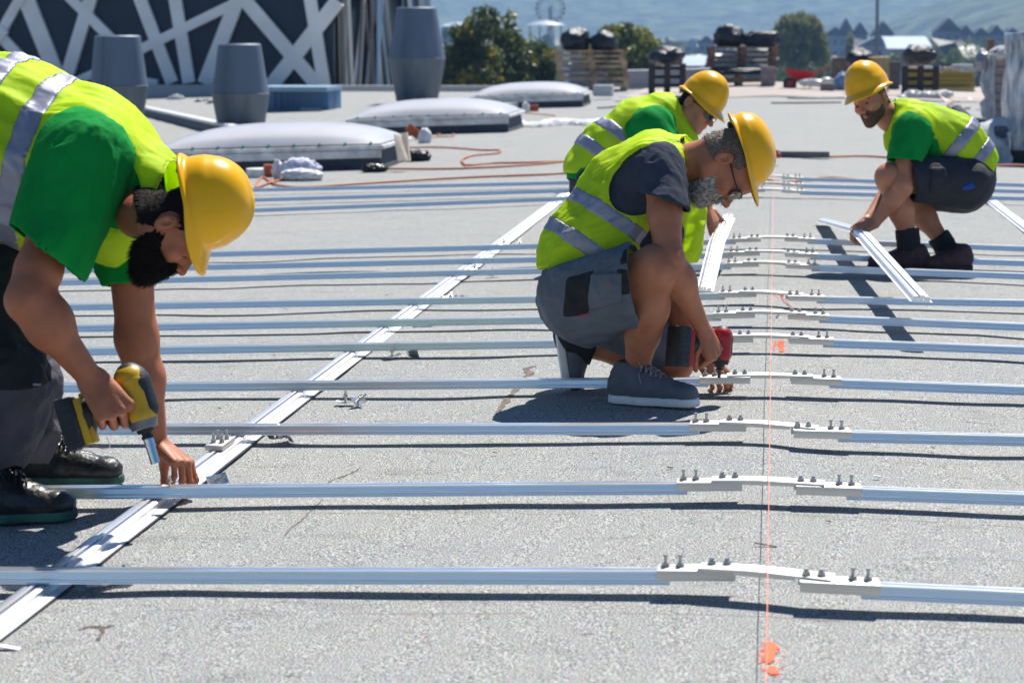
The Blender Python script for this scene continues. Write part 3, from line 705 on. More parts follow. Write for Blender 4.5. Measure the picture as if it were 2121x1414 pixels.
# stuff around the far end
M_brown = mat('brown_card', (.13, .10, .08), .9, var=.4, vscale=5)
def boxy(name, x0, x1, y0, y1, D, dep, m_, label, cat, b=.015, grp=None):
    s = scale(D); a = W((x0+x1)/2, (y0+y1)/2, D); mb = MB(); mb.cbox(a+np.array([0, dep/2, 0]), ((x1-x0)/s, dep, (y1-y0)/s), None, b); return mb.build(name, m_, label=label, cat=cat, group=grp)
boxy('packed_boxes', 1724, 1756, 120, 163, 54, .5, M_brown, 'brown stacked packing boxes behind the wheelbarrow handles', 'boxes')
boxy('packing_crate', 1843, 1864, 128, 192, 53, .6, mat('grey_crate', (.10, .09, .09), .8, var=.3, vscale=5), 'dark grey crate behind the ear of the turned worker', 'crate')
crumple('film_scrap', W(1683, 172, 51), (.32, .2, .09), M_film, 'low heap of white plastic film behind the red wheelbarrow', 'plastic film', seed=11, sharp=True); crumple('film_scrap', W(1713, 168, 51), (.16, .15, .08), M_film, 'small lump of white film right of the wheelbarrow legs', 'plastic film', seed=12, sharp=True)
boxy('cable_drum', 1699, 1729, 172, 190, 50, .3, mat('drum', (.20, .18, .17), .8), 'squat grey-brown drum on the roof right of the wheelbarrow', 'drum', .06)
o = crumple('blue_sack', W(1742, 173, 51), (.20, .2, .26), mat('blue_sack', (.16, .25, .45), .5, bump=.01, bscale=20), 'pale blue sack standing left of the turned worker\'s helmet', 'sack', seed=14)
# yellow rack
D = 50.; s = scale(D); e = empty('yellow_rack', W(1822, 185, D), 'thin yellow steel rack standing behind the turned worker', 'rack'); M_yrack = mat('yellow_paint', (.50, .30, .01), .5)
for k in range(5):
    m = MB(); m.tube([W(1806+k*8, 200, D), W(1806+k*8, 118, D)], .025); m.build('upright', M_yrack, e)
m = MB(); m.tube([W(1804, 120, D), W(1842, 120, D)], .03); m.build('top_bar', M_yrack, e)
# yellow timber stack
D = 53.; s = scale(D); e = empty('timber_stack', W(1945, 198, D), 'stack of dark yellow formwork timber at the far right end of the roof', 'timber stack')
rr = random.Random(3)
for k in range(6):
    m = MB(); c = W(1946+rr.uniform(-2, 2), 153+k*9, D+.3); m.cbox(c, (140/s, .6, 7.4/s), None, .012); m.build('timber_layer', M_yel, e)
for k, (xa, xb, y) in enumerate(((1880, 1905, 143), (1908, 1950, 142), (1955, 1990, 144), (1975, 2016, 138))):
    boxy('plank', xa, xb, y-4, y+4, D-.05, .5, M_plank if k % 2 == 0 else M_lgrey, ['short pale board on the yellow timber near the black bag', 'grey board lying on the middle of the yellow timber', 'pale tan board on the yellow timber stack', 'grey slab at the right end of the yellow timber'][k], 'board', .01, 'boards on top of the yellow timber')
for k, (x, y, rx) in enumerate(((1893, 197, 20), (1925, 199, 26), (1952, 196, 20), (2008, 213, 12), (1870, 205, 12))):
    crumple('film_scrap', W(x, y, 46), (rx/scale(46), .2, 8/scale(46)), M_film, ['white film crumpled below the upright pallet at right', 'bright white film heap under the yellow timber', 'white film heap right of the upright pallet posts', 'white film ball left of the wrapped block stack', 'small white film scrap behind the turned worker'][k], 'plastic film', seed=20+k, sharp=True)
boxy('timber_post', 2046, 2059, 82, 130, 40, .13, mat('post_brown', (.22, .10, .055), .8), 'brown wooden post sticking up behind the wrapped blocks', 'post')
# loose boards/strips lying at the far end
for k, (xa, ya, xb, yb, wd, c) in enumerate(((1290, 213, 1420, 207, .10, (.55, .48, .38)), (1285, 205, 1400, 203, .12, (.70, .70, .70)), (1240, 225, 1330, 218, .1, (.42, .33, .26)), (1640, 205, 1740, 204, .25, (.40, .38, .37)), (1600, 215, 1740, 214, .08, (.30, .22, .19)), (1880, 222, 2010, 226, .10, (.35, .25, .2)), (1860, 208, 1990, 212, .2, (.6, .58, .56)), (1750, 197, 1900, 200, .3, (.45, .40, .37)))):
    a, b = G(xa, ya), G(xb, yb); mb = MB(); mb.extrude(a, b, [(-wd/2, 0), (wd/2, 0), (wd/2, .03), (-wd/2, .03)])
    mb.build('loose_batten', mat('batten', c, .8, var=.2, vscale=5), label=['tan batten lying behind the back of the second crouching man', 'white strip lying just beyond the tan batten', 'brown batten at the farthest skylight', 'wide grey board lying before the wheelbarrow', 'thin brown strip across the far roof before the wheelbarrow', 'brown strip lying before the wrapped blocks', 'pale strip lying under the yellow timber', 'broad brownish board behind the turned worker\'s helmet'][k], cat='batten', group='battens and strips left at the far end')
boxy('flashing_offcut', 1228, 1268, 177, 200, 47, .5, M_lgrey, 'grey sheet-metal offcut standing right of the farthest skylight', 'metal sheet')
boxy('equipment_case', 1378, 1440, 199, 214, 45, .4, mat('black_case', (.02, .022, .025), .5), 'flat black case lying behind the second crouching man', 'case')
# concrete beam with red laser box
a, b = G(1598, 326), G(1717, 327); mb = MB(); mb.cbox((a+b)/2+np.array([0, 0, .035]), (b[0]-a[0], .12, .07), None, .008); mb.build('concrete_beam', mat('dark_concrete', (.13, .13, .135), .85, var=.2, vscale=8), label='dark grey concrete bar lying across the ridge string', cat='concrete bar')
mb = MB(); c = G(1607, 322, .10); mb.cbox(c, (.10, .10, .055), None, .012); mb.cyl(c+np.array([0, 0, .02]), c+np.array([0, 0, .055]), .03, n=14); mb.build('string_anchor', M_red, label='small red block holding the string at the concrete bar', cat='anchor')
# wrapped block stacks at right
M_blk = mat('pinkish_blocks', (.30, .23, .23), .8, var=.15, vscale=3, bump=.01, bscale=10); M_fw = mat('stretch_film', (.16, .17, .20), .18, bump=.05, bscale=5, stretch=(2.2, 2.2, .5), spec=.8, var=.5, vscale=7, var2=(.80, .83, .88), detail=6)
D = 30.; s = scale(D); e = empty('wrapped_block_stack', W(2075, 270, D), 'tall stack of pinkish paving blocks half wrapped in white film at right', 'block stack'); rr = random.Random(9)
for k in range(9):
    m = MB(); y = 262-k*17.8
    for q in range(3): c = W(2068+q*24+rr.uniform(-1, 1), y-8, D+.3); m.cbox(c, (23/s, .6, 17/s), None, .01)
    m.build('block_layer', M_blk, e)
vs_ = []; NA, NB = 40, 16
for i in range(NA+1):
    for j in range(NB+1):
        y = 112+158*i/NA; x = 2062-j/NB*(30+2*math.sin(i*.5)+7*vnoise(np.array([[i*.35, 1, 1]]))[0])*(1-.35*abs(i/NA-.5)); p = W(x, y, D+.02+.10*j/NB); vs_.append(p+np.array([0, .06*vnoise(np.array([[j*.55, i*.12, 3]]))[0]+.03*vnoise(np.array([[j*1.3, i*.5, 9]]))[0], 0]))
o = mkobj('side_film', vs_, [(i*(NB+1)+j, (i+1)*(NB+1)+j, (i+1)*(NB+1)+j+1, i*(NB+1)+j+1) for i in range(NA) for j in range(NB)], M_film, e, smooth=True); sm = o.modifiers.new('s', 'SOLIDIFY'); sm.thickness = .004
V, Fc = ico(W(2085, 108, D+.3), (38/s, .45, 15/s), amp=.25, sc=2.0, seed=6, sharp=True, R=np.array([[.96, 0, -.25], [0, 1, 0], [.25, 0, .96]])); mkobj('top_film', V, Fc, M_film, e, smooth=True)
V, Fc = ico(W(2035, 125, D+.2), (14/s, .2, 22/s), amp=.2, seed=8); mkobj('corner_film', V, Fc, mat('grey_film', (.22, .22, .27), .3, bump=.01, bscale=10), e, smooth=True)
D = 22.5; s = scale(D); e = empty('film_wrapped_pallet', W(2150, 338, D), 'pallet tightly wound in shiny stretch film cut by the right picture edge', 'wrapped pallet')
m = MB(); a = W(2155, 200, D); N = 40; vs_ = []; fs = []
for j in range(N+1):
    z = W(2155, 330, D)[2]+(W(2155, 68, D)[2]-W(2155, 330, D)[2])*j/N
    for i in range(24):
        an = 2*PI*i/24; q = np.array([math.copysign(abs(math.cos(an))**.35, math.cos(an))*.36, math.copysign(abs(math.sin(an))**.35, math.sin(an))*.36]); w_ = 1+.05*vnoise(np.array([[q[0]*3, z*4, q[1]*3+z*3]]))[0]+.04*vnoise(np.array([[q[0]*9, z*3, q[1]*9]]))[0]
        if z < W(0, 300, D)[2]+99: vs_.append((a[0]+q[0]*w_, a[1]+.36+q[1]*w_, z))
fs = [(j*24+i, j*24+(i+1) % 24, (j+1)*24+(i+1) % 24, (j+1)*24+i) for j in range(N) for i in range(24)]+[tuple(N*24+i for i in range(24))]
m.add(vs_, fs); m.build('stretch_film', M_fw, e, smooth=True)
m = MB(); c = W(2155, 326, D); m.box((c[0], c[1]+.36, c[2]), (.8, .8, .14)); m.build('pallet_base', M_wood_d, e)
# plastic sheet over low blocks
D = 22.5; s = scale(D)
o = boxy('covered_blocks', 2058, 2088, 262, 322, D, .4, mat('slate_block', (.09, .10, .12), .7, bump=.01, bscale=20), 'dark grey block showing beside the white sheet at right', 'block', .03)
def sheet(name, poly, m_, label, cat, D, th=.004, seed=0, amp=.05, dz=.25):
    P = spline(poly[0], 8); Q = spline(poly[1], 8); n_ = min(len(P), len(Q)); K = 16; vs_ = []
    for i in range(n_):
        for k in range(K+1):
            t = k/K; xy = P[i]*(1-t)+Q[i]*t; vs_.append(W(xy[0], xy[1], D+(1-t)*dz))
    V = np.array(vs_); V += (fbm(V*7+seed, 4)*amp)[:, None]*np.array([.5, -.8, .35]); K1 = K+1
    Fc = [(i*K1+k, i*K1+k+1, (i+1)*K1+k+1, (i+1)*K1+k) for i in range(n_-1) for k in range(K)]
    o = mkobj(name, V, Fc, m_, smooth=True, label=label, cat=cat); sm = o.modifiers.new('s', 'SOLIDIFY'); sm.thickness = th; return o
sheet('plastic_sheet', ([(1985, 248), (2015, 256), (2045, 250), (2075, 242), (2098, 262)], [(2000, 300), (2025, 325), (2060, 334), (2095, 336), (2088, 275)]), M_film, 'crumpled white plastic sheet hanging over blocks behind the turned worker', 'plastic sheet', D-.3, seed=2, amp=.09, dz=.5)
o = sheet('paper_sheet', ([(1935, 185), (1950, 196), (1962, 206)], [(1965, 230), (1985, 232), (2000, 226)]), mat('beige_paper', (.55, .44, .37), .7, bump=.004, bscale=10), 'curled beige sheet of cardboard behind the turned worker\'s back', 'cardboard', 30, seed=5, amp=.05)
a = W(1998, 246, 27); mb = MB(); mb.cyl(W(1980, 232, 26), W(2012, 262, 25.5), .10, n=18); mb.build('felt_roll', M_curb, label='dark roofing roll lying behind the turned worker\'s back, left one', cat='roll'); mb = MB(); mb.cyl(W(2010, 254, 26), W(2040, 256, 26), .07, n=18); mb.build('felt_roll', M_curb, label='dark roofing roll end poking out above the white sheet', cat='roll')
# street lamp pole
mb = MB(); a = W(1815, 320, 120); b = W(1817, -60, 120); e = empty('lamp_pole', (a[0], a[1], GZ), 'thin grey pole rising out of the picture behind the yellow rack', 'pole'); mb.cyl((a[0], a[1], GZ), (b[0], b[1], b[2]+2), .13, .09, n=10); mb.build('shaft', mat('pole_grey', (.30, .28, .26), .5, .4), e)
mb = MB(); mb.cyl((a[0], a[1], GZ), (a[0], a[1], GZ+.4), .25, n=12); mb.build('foot', M_curb, e)

# ------------------------------------------------------------ far buildings
M_glass = mat('far_window', (.03, .05, .07), .2)
def house(px0, px1, ytop, yeave, D, wall, roof, label, nwin=4, nst=3, gable=True, dep=14, cat='building', nm='apartment_block', peaks=1):
    s = scale(D); a, b = W(px0, yeave, D), W(px1, yeave, D); wd = b[0]-a[0]; ze = a[2]; zt = W(px0, ytop, D)[2]; cx, cy = (a[0]+b[0])/2, (a[1]+b[1])/2+dep/2
    e = empty(nm, (cx, cy, GZ), label, cat); m = MB(); m.box((cx, cy, (ze+GZ)/2), (wd, dep, ze-GZ)); w_ = m.build('wall', wall, e)
    m = MB()
    for k in range(peaks):
        xa, xb = cx-wd/2+wd*k/peaks, cx-wd/2+wd*(k+1)/peaks; xm = (xa+xb)/2; ov = .5
        zt_ = zt-(k % 2)*.25*(zt-ze)
        vs_ = [(xa-ov, cy-dep/2-ov, ze), (xb+ov, cy-dep/2-ov, ze), (xm, cy-dep/2-ov, zt_), (xa-ov, cy+dep/2+ov, ze), (xb+ov, cy+dep/2+ov, ze), (xm, cy+dep/2+ov, zt_)]
        m.add(vs_, [(0, 1, 2), (3, 5, 4), (0, 2, 5, 3), (1, 4, 5, 2), (0, 3, 4, 1)])
    m.build('roof', roof, e)
    for i in range(nwin):
        for j in range(nst):
            m = MB(); m.box((cx-wd/2+wd*(i+.5)/nwin, cy-dep/2-.04, ze-1.6-j*3.0), (wd/nwin*.45, .12, 1.4)); m.build('window', M_glass, e)
    return e
def bmat(nm, c, r=.7): return mat(nm, c, r, var=.12, vscale=.2)
M_dr = bmat('dark_roof', (.035, .045, .07)); M_pw = bmat('pale_wall', (.30, .34, .38)); M_mw = bmat('mid_wall', (.16, .20, .26)); M_met = mat('metal_roof', (.85, .86, .88), .25, .6)
house(1708, 1752, 56, 75, 520, M_pw, M_dr, 'distant block with a dark gable roof left of the thin pole', 3)
house(1738, 1796, 38, 72, 540, M_mw, M_dr, 'distant block with the tallest dark peaked roof left of the thin pole', 4, peaks=2)
house(1808, 1850, 44, 72, 540, M_mw, M_dr, 'distant block with dark peaked roof directly right of the thin pole', 3)
house(1782, 1846, 76, 96, 420, M_pw, bmat('slate_roof', (.12, .14, .2)), 'distant low house with a pale slate roof behind the thin pole', 4, 2)
house(1940, 1990, 38, 66, 500, M_mw, M_dr, 'distant building with a single dark gable at upper right', 3)
house(1985, 2112, 52, 74, 520, M_mw, M_dr, 'distant long building with jagged dark roofs at upper right', 8, peaks=4)
house(1600, 1640, 60, 78, 700, M_pw, M_dr, 'small distant house behind the willow', 2)
house(1446, 1480, 74, 90, 600, M_mw, M_dr, 'small distant blue-grey house left of the largest bags', 2)
# bright metal hall: curved roof
def hall(px0, px1, ytop, ybot, D, label, dep=18):
    s = scale(D); a, b = W(px0, ybot, D), W(px1, ybot, D); zt = W(px0, ytop, D)[2]; e = empty('metal_hall', ((a[0]+b[0])/2, a[1], GZ), label, 'hall'); m = MB()
    m.box(((a[0]+b[0])/2, a[1]+dep/2, (a[2]+GZ)/2), (b[0]-a[0], dep, a[2]-GZ)); m.build('wall', M_pw, e)
    N = 12; vs_ = []
    for k in range(N+1):
        t = k/N; y = a[1]-.5+t*(dep+1); z = a[2]+(zt-a[2])*math.sin(PI*t*.5+.0)
        vs_ += [(a[0]-.4, y, z), (b[0]+.4, y, z)]
    m = MB(); m.add(vs_, [(2*k, 2*k+1, 2*k+3, 2*k+2) for k in range(N)]); m.build('roof', M_met, e)
    for k in range(5): m = MB(); m.box((a[0]+(b[0]-a[0])*(k+.5)/5, a[1]-.05, a[2]-1.6), ((b[0]-a[0])/8, .1, 1.2)); m.build('window', M_glass, e)
hall(1842, 1925, 76, 101, 300, 'distant hall with a brilliantly sunlit metal roof at upper right')
hall(786, 822, 33, 43, 420, 'distant hall with a bright roof edge left of the tall cowl', 25)
hall(915, 945, 45, 55, 430, 'distant hall with bright roof between the tall cowl and the bush', 25)
hall(1330, 1450, 118, 136, 160, 'low pale industrial roof seen between the two bag stacks', 10)
hall(1600, 1625, 118, 132, 230, 'low pale roof left of the wheelbarrow', 10)
# round pavilion with glass dome
D = 260.; s = scale(D); c = W(1128, 128, D); e = empty('domed_pavilion', (c[0], c[1], GZ), 'distant green and white pavilion with a small glass dome below the ferris wheel', 'pavilion')
m = MB(); m.box((c[0], c[1]+4, (c[2]+GZ)/2), (75/s, 9, c[2]-GZ)); m.build('wall', bmat('blue_wall', (.10, .18, .28)), e)
m = MB(); k = W(1128, 100, D); m.box((c[0], c[1]+4, (c[2]+k[2])/2), (78/s, 9.5, k[2]-c[2])); m.build('green_band', bmat('green_band', (.16, .24, .22)), e)
m = MB(); m.lathe((k[0], k[1]+3, k[2]), [(16/s*math.cos(t), 30/s*math.sin(t)) for t in np.linspace(0, PI/2, 8)], 20); m.build('glass_dome', mat('dome_glass', (.30, .45, .47), .1), e, smooth=True)
m = MB(); q = W(1125, 52, D); m.lathe((q[0], q[1]+3, q[2]), [(42/s, 0), (30/s, 4/s), (8/s, 9/s), (0, 10/s)], 20); m.build('white_canopy', M_met, e)
for sx in (-30, -10, 12, 34): m = MB(); q = W(1128+sx, 100, D); t = W(1128+sx, 54, D); m.tube([q, t], .12); m.build('column', M_lgrey, e)
# ferris wheel
D = 520.; s = scale(D); c = W(1140, 18, D); Rr = 27/s; e = empty('ferris_wheel', (c[0], c[1], GZ), 'distant ferris wheel with small cabins above the pavilion', 'ferris wheel'); M_fw2 = mat('wheel_steel', (.35, .37, .42), .6)
m = MB()
for rr_ in (Rr, Rr*.82): m.tube([c+rr_*np.array([math.cos(t), 0, math.sin(t)]) for t in np.linspace(0, 2*PI, 41)], .12, 5)
for k in range(16): t = 2*PI*k/16; m.tube([c, c+Rr*np.array([math.cos(t), 0, math.sin(t)])], .07, 4)
m.build('wheel', M_fw2, e)
for sx in (-1, 1): m = MB(); m.tube([c, (c[0]+sx*1.8, c[1]+.6, GZ)], .25, 6); m.build('leg', M_fw2, e)
Mc = [mat('cabin', q, .5) for q in ((.35, .05, .06), (.3, .3, .34), (.08, .12, .25))]
for k in range(18): t = 2*PI*k/18; q = c+Rr*1.08*np.array([math.cos(t), 0, math.sin(t)]); m = MB(); m.cbox(q, (.55, .7, .8), None, .15); m.build('cabin', Mc[k % 3], e)

# ------------------------------------------------------------ trees
def leafmat(nm, c1, c2, c3=None):
    m = bpy.data.materials.new(nm); m.use_nodes = True; n = m.node_tree.nodes; L = m.node_tree.links; b = n['Principled BSDF']
    tc = n.new('ShaderNodeTexCoord'); t = n.new('ShaderNodeTexNoise'); t.inputs['Scale'].default_value = 1.1; t.inputs['Detail'].default_value = 5; L.new(tc.outputs['Object'], t.inputs[0])
    r = n.new('ShaderNodeValToRGB'); e = r.color_ramp.elements; e[0].position = .35; e[0].color = (*c1, 1); e[1].position = .55; e[1].color = (*c2, 1)
    if c3: x = e.new(.68); x.color = (*c3, 1)
    L.new(t.outputs['Fac'], r.inputs[0]); L.new(r.outputs[0], b.inputs['Base Color']); b.inputs['Roughness'].default_value = .45
    tr = n.new('ShaderNodeBsdfTranslucent'); mx = n.new('ShaderNodeMixShader'); mx.inputs[0].default_value = .35; L.new(r.outputs[0], tr.inputs[0]); L.new(b.outputs[0], mx.inputs[1]); L.new(tr.outputs[0], mx.inputs[2]); L.new(mx.outputs[0], n['Material Output'].inputs[0]); return m
M_bark = mat('bark', (.10, .075, .055), .9, bump=.02, bscale=8)
def tree(name, base, blobs, nleaf, lsz, m_, label, cat='tree', droop=0.0, seed=0, shell=.55, tr_=.16, group=None):
    R = np.random.default_rng(seed); base = np.array(base, float); e = empty(name, base, label, cat, group)
    vol = np.array([np.prod(b[1]) for b in blobs])**.67; pr = vol/vol.sum(); vs_ = []; cnt = (pr*nleaf).astype(int); P = []
    for (c, r), k in zip(blobs, cnt):
        d = R.normal(size=(k, 3)); d /= np.linalg.norm(d, axis=1, keepdims=True); rad = shell+(1-shell)*R.random(k)**.6; rad *= 1+.28*fbm(d*2.3+seed+np.array(c)[None]*.7, 3)
        P.append(np.array(c)+d*rad[:, None]*np.array(r))
    P = np.concatenate(P); keep = fbm(P*(1.6/ max(np.array([b[1] for b in blobs]).mean(), .5))+seed*3, 3) > -.28; P = P[keep]; n = len(P)
    a = R.normal(size=(n, 3)); a[:, 2] -= droop*2.5; a /= np.linalg.norm(a, axis=1, keepdims=True); b = np.cross(a, R.normal(size=(n, 3))); b /= np.linalg.norm(b, axis=1, keepdims=True)
    sz = lsz*R.uniform(.6, 1.4, n)[:, None]; el = 1+droop*3
    V = np.stack([P-a*sz*el, P+b*sz*.55, P+a*sz*el, P-b*sz*.55], 1).reshape(-1, 3); Fc = np.arange(4*n).reshape(n, 4)
    mkobj('crown', V, Fc, m_, e)
    m = MB(); allc = np.array([b[0] for b in blobs]); top = allc.mean(0); m.tube(spline([base, base*.5+top*.5+np.array([.1, .1, 0]), top], 5), tr_, 8, taper=np.linspace(1, .35, 11)); tk = m.build('trunk', M_bark, e)
    for (c, r) in blobs[:9]:
        m = MB(); st = base+(top-base)*.55; m.tube(spline([st, (st+np.array(c))/2+np.array([0, 0, .2]), np.array(c)], 4), tr_*.35, 6, taper=np.linspace(1, .3, 9)); m.build('branch', M_bark, e)
    return e
def blobs_px(D, lst, dep=None):
    s = scale(D); return [(W(x, y, D+(dd if dep is None else dep)), (rx/s, (rx+ry)/2/s, ry/s)) for x, y, rx, ry, dd in lst]
M_leafd = leafmat('dark_leaves', (.032, .065, .016), (.14, .19, .035), (.50, .38, .06)); M_leafo = leafmat('olive_leaves', (.07, .10, .02), (.23, .27, .05), (.44, .36, .08))
M_leafw = leafmat('willow_leaves', (.10, .12, .04), (.26, .26, .09)); M_leafg = leafmat('bright_leaves', (.06, .11, .03), (.15, .21, .06))
D = 75.; c0 = W(1030, 300, D)
tree('broadleaf_tree', (c0[0], c0[1], GZ), blobs_px(D, [(1000, 75, 50, 55, 0), (965, 110, 45, 60, .3), (1040, 110, 60, 55, -.4), (1085, 130, 50, 55, 0), (1115, 160, 36, 45, .3), (1020, 165, 95, 50, -.5), (960, 170, 45, 45, 0), (1010, 45, 22, 32, 0), (940, 80, 20, 32, .2), (1060, 60, 14, 40, .2), (1090, 200, 55, 40, 0), (990, 210, 60, 40, .2), (1000, 120, 70, 60, .5), (1125, 135, 30, 50, .2), (935, 150, 30, 60, 0)]), 26000, .085, M_leafd, 'large dark bushy tree with yellowing patches right of the tall cowl', seed=2)
D = 95.; c0 = W(1310, 300, D)
tree('broadleaf_tree', (c0[0], c0[1], GZ), blobs_px(D, [(1275, 95, 40, 38, 0), (1320, 100, 46, 45, .3), (1345, 115, 36, 36, 0), (1300, 130, 60, 40, -.4), (1290, 72, 28, 22, 0), (1325, 165, 50, 36, .2), (1230, 120, 30, 30, 0), (1260, 72, 14, 20, 0)]), 15000, .10, M_leafo, 'olive-green bushy tree behind the pallets with two rounded bags', seed=5)
D = 200.; c0 = W(1655, 300, D)
tree('willow_tree', (c0[0], c0[1], GZ), blobs_px(D, [(1650, 62, 38, 32, 0), (1625, 85, 24, 42, 0), (1685, 82, 24, 42, .5), (1655, 95, 36, 44, 0), (1700, 112, 18, 26, 0), (1612, 110, 14, 26, 0)]), 9000, .16, M_leafw, 'pale willow with drooping foliage standing alone behind the wheelbarrow', droop=.8, seed=7, tr_=.3)
k_ = 0
for (x, y, rx, ry, D, lab, cat_) in ((2025, 108, 36, 34, 260, 'bright green tree left of the brown post', 'tree'), (2085, 104, 34, 24, 270, 'bright green tree behind the wrapped blocks', 'tree'), (1852, 128, 16, 20, 230, 'small bright green tree between the helmet and the black bag', 'tree'), (1975, 125, 18, 22, 240, 'small green tree above the yellow timber', 'tree'), (1760, 95, 9, 26, 300, 'narrow dark conifer among the distant houses', 'tree'), (1947, 130, 12, 20, 230, 'small yellowing tree right of the black bag', 'tree'), (1640, 140, 34, 26, 210, 'low green tree at the foot of the willow on its left', 'tree'), (1700, 138, 30, 26, 215, 'low green tree at the foot of the willow on its right', 'tree'), (1135, 175, 30, 40, 120, 'round green shrub in front of the pavilion', 'shrub'), (885, 120, 60, 40, 300, 'dim green tree behind the tall cowl', 'tree')):
    c0 = W(x, 300, D); s = scale(D); q = W(x, y, D)
    tree('distant_tree', (c0[0], c0[1], GZ), [(q, (rx/s, rx/s, ry/s)), (q+np.array([.3*rx/s, 0, -.5*ry/s]), (rx*.8/s, rx*.8/s, ry*.7/s)), (q+np.array([-.4*rx/s, 0, -.6*ry/s]), (rx*.7/s, rx*.7/s, ry*.6/s))], 1500, 2.6/s, M_leafg if k_ not in (4, 9) else M_leafd, lab, seed=30+k_, group='trees in the town beyond the roof'); k_ += 1
# wood behind: many far clumps as one mass
R_ = np.random.default_rng(4); vs_ = []; fs = []; n0 = 0; V_ = []; F_ = []
for k in range(420):
    Yq = R_.uniform(330, 1350); X_ = R_.uniform(-.34, .14)*Yq; hh = R_.uniform(3, 7); 
    V, Fc = ico((X_, Yq, GZ+hh*.6), (hh*R_.uniform(.6, 1.1), hh, hh*.8), amp=.3, sc=2.2, sub=2, seed=k); V_.append(V); F_ += [tuple(i+n0 for i in f) for f in Fc]; n0 += len(V)
mkobj('wood', np.concatenate(V_), F_, leafmat('wood_leaves', (.02, .035, .015), (.06, .08, .03)), smooth=False, kind='stuff')
# ------------------------------------------------------------ people toolkit
def C(a, b, ra, rb=None, k=.03, **kw): return ('c', a, b, ra, ra if rb is None else rb, k, kw)
def El(c, r, R=None, k=.03, **kw): return ('e', c, r, R, k, kw)
def nz(v): v = np.array(v, float); return v/np.linalg.norm(v)
def cv(x, y, z=0.0): return RT*x+UP*y+TC*z          # direction: image right, image up, towards camera
def bounds(prims):
    lo, hi = np.full(3, 1e9), np.full(3, -1e9)
    for p in prims:
        if p[-1].get('op') == 's': continue
        if p[0] == 'c':
            r = max(p[3], p[4])*(max(1, p[6]['flat'][1]) if 'flat' in p[6] else 1); a, b = np.array(p[1]), np.array(p[2]); lo = np.minimum(lo, np.minimum(a, b)-r); hi = np.maximum(hi, np.maximum(a, b)+r)
        else: r = max(p[2]); lo = np.minimum(lo, np.array(p[1])-r); hi = np.maximum(hi, np.array(p[1])+r)
    return lo, hi
def apply(f, prims, off=0.0):
    for p in prims:
        if p[0] == 'c': f.cap(p[1], p[2], p[3]+off, p[4]+off, p[5], **p[6])
        else: f.ell(p[1], np.array(p[2])+off, p[3], p[4], **p[5])
    return f
def field(prims, h, pad=.02, off=0.0):
    lo, hi = bounds(prims); f = Fld(lo-pad-off, hi+pad+off, h); return apply(f, prims, off)
def garment(prims, h, off=0.0, clips=(), cuts=(), folds=(), rel=2, open_=True, cutk=0.0, inset=0.0):
    """prims -> surface; clips: (p,n) half spaces removed where n points; cuts: prims removed; returns V, F, N"""
    f = field(prims, h, off=off+.01); F0 = f.F.copy(); G_ = F0.copy(); cl = np.full(F0.shape, -1, np.float32)
    for p, n in clips: cl = np.maximum(cl, f.plane(p, n))
    if cuts:
        g = f.like(); g.F[:] = .5; apply(g, cuts); cl = np.maximum(cl, -g.F)
    G_ = np.maximum(G_, cl)
    V, Fc = surfnet(G_, f.lo, h)
    if open_:
        c = V[Fc].mean(1); a = f.tri(F0, c); b = f.tri(cl, c); Fc = Fc[b < a+.15*h+1e-4]; V, Fc = compact(V, Fc)
    V = relax(V, Fc, rel, .5, keep=None if not open_ else edgeverts(V, Fc)); N = vnorm(V, Fc)
    for k, (amp, sc, dirn, st) in enumerate(folds): V = fold(V, N, amp, sc, dirn, st, seed=k*3.1)
    return V, Fc
def edgeverts(V, Fc):
    e = np.concatenate([Fc[:, [i, (i+1) % 4]] for i in range(4)]); e.sort(axis=1); key = e[:, 0].astype(np.int64)*len(V)+e[:, 1]
    u, c = np.unique(key, return_counts=True); b = u[c == 1]; m = np.zeros(len(V), bool); m[b//len(V)] = 1; m[b % len(V)] = 1; return m
def smooth_edge(V, Fc, it=6):
    if len(Fc) == 0: return V
    e = np.concatenate([Fc[:, [i, (i+1) % 4]] for i in range(4)]); es = np.sort(e, axis=1); key = es[:, 0].astype(np.int64)*len(V)+es[:, 1]
    u, idx, c = np.unique(key, return_index=True, return_counts=True); b = es[idx[c == 1]]
    for _ in range(it):
        A = np.zeros_like(V); n = np.zeros(len(V))
        for i, j in ((0, 1), (1, 0)): np.add.at(A, b[:, i], V[b[:, j]]); np.add.at(n, b[:, i], 1)
        m = n >= 2; V = V.copy(); V[m] = V[m]*.5+.5*A[m]/n[m][:, None]
    return V
def islands(V, Fc, frac=.12):
    if len(Fc) == 0: return V, Fc
    lab = np.arange(len(V))
    while True:
        m = lab[Fc].min(1); new = lab.copy()
        for k in range(4): np.minimum.at(new, Fc[:, k], m)
        new = new[new]
        if (new == lab).all(): break
        lab = new
    c = np.bincount(lab, minlength=len(V)); ok = c[lab] >= frac*c.max(); return compact(V, Fc[ok[Fc[:, 0]]])
def cloth(name, prims, m, parent, h=.006, thick=.003, off=0.0, clips=(), cuts=(), folds=(), rel=3, frac=.12, **kw):
    V, Fc = garment(prims, h, off, clips, cuts, folds, rel)
    V, Fc = islands(V, Fc, frac)
    V = smooth_edge(V, Fc, 10)
    o = mkobj(name, V, Fc, m, parent, smooth=True, **kw)
    if thick: sm = o.modifiers.new('s', 'SOLIDIFY'); sm.thickness = thick; sm.offset = 1
    return o, V, Fc
def solid(prims, h, rel=2): f = field(prims, h); V, Fc = f.mesh(); return relax(V, Fc, rel), Fc
def join(lst):
    n = 0; Vs, Fs = [], []
    for V, Fc in lst: Vs.append(V); Fs.append(Fc+n); n += len(V)
    return np.concatenate(Vs), np.concatenate(Fs)

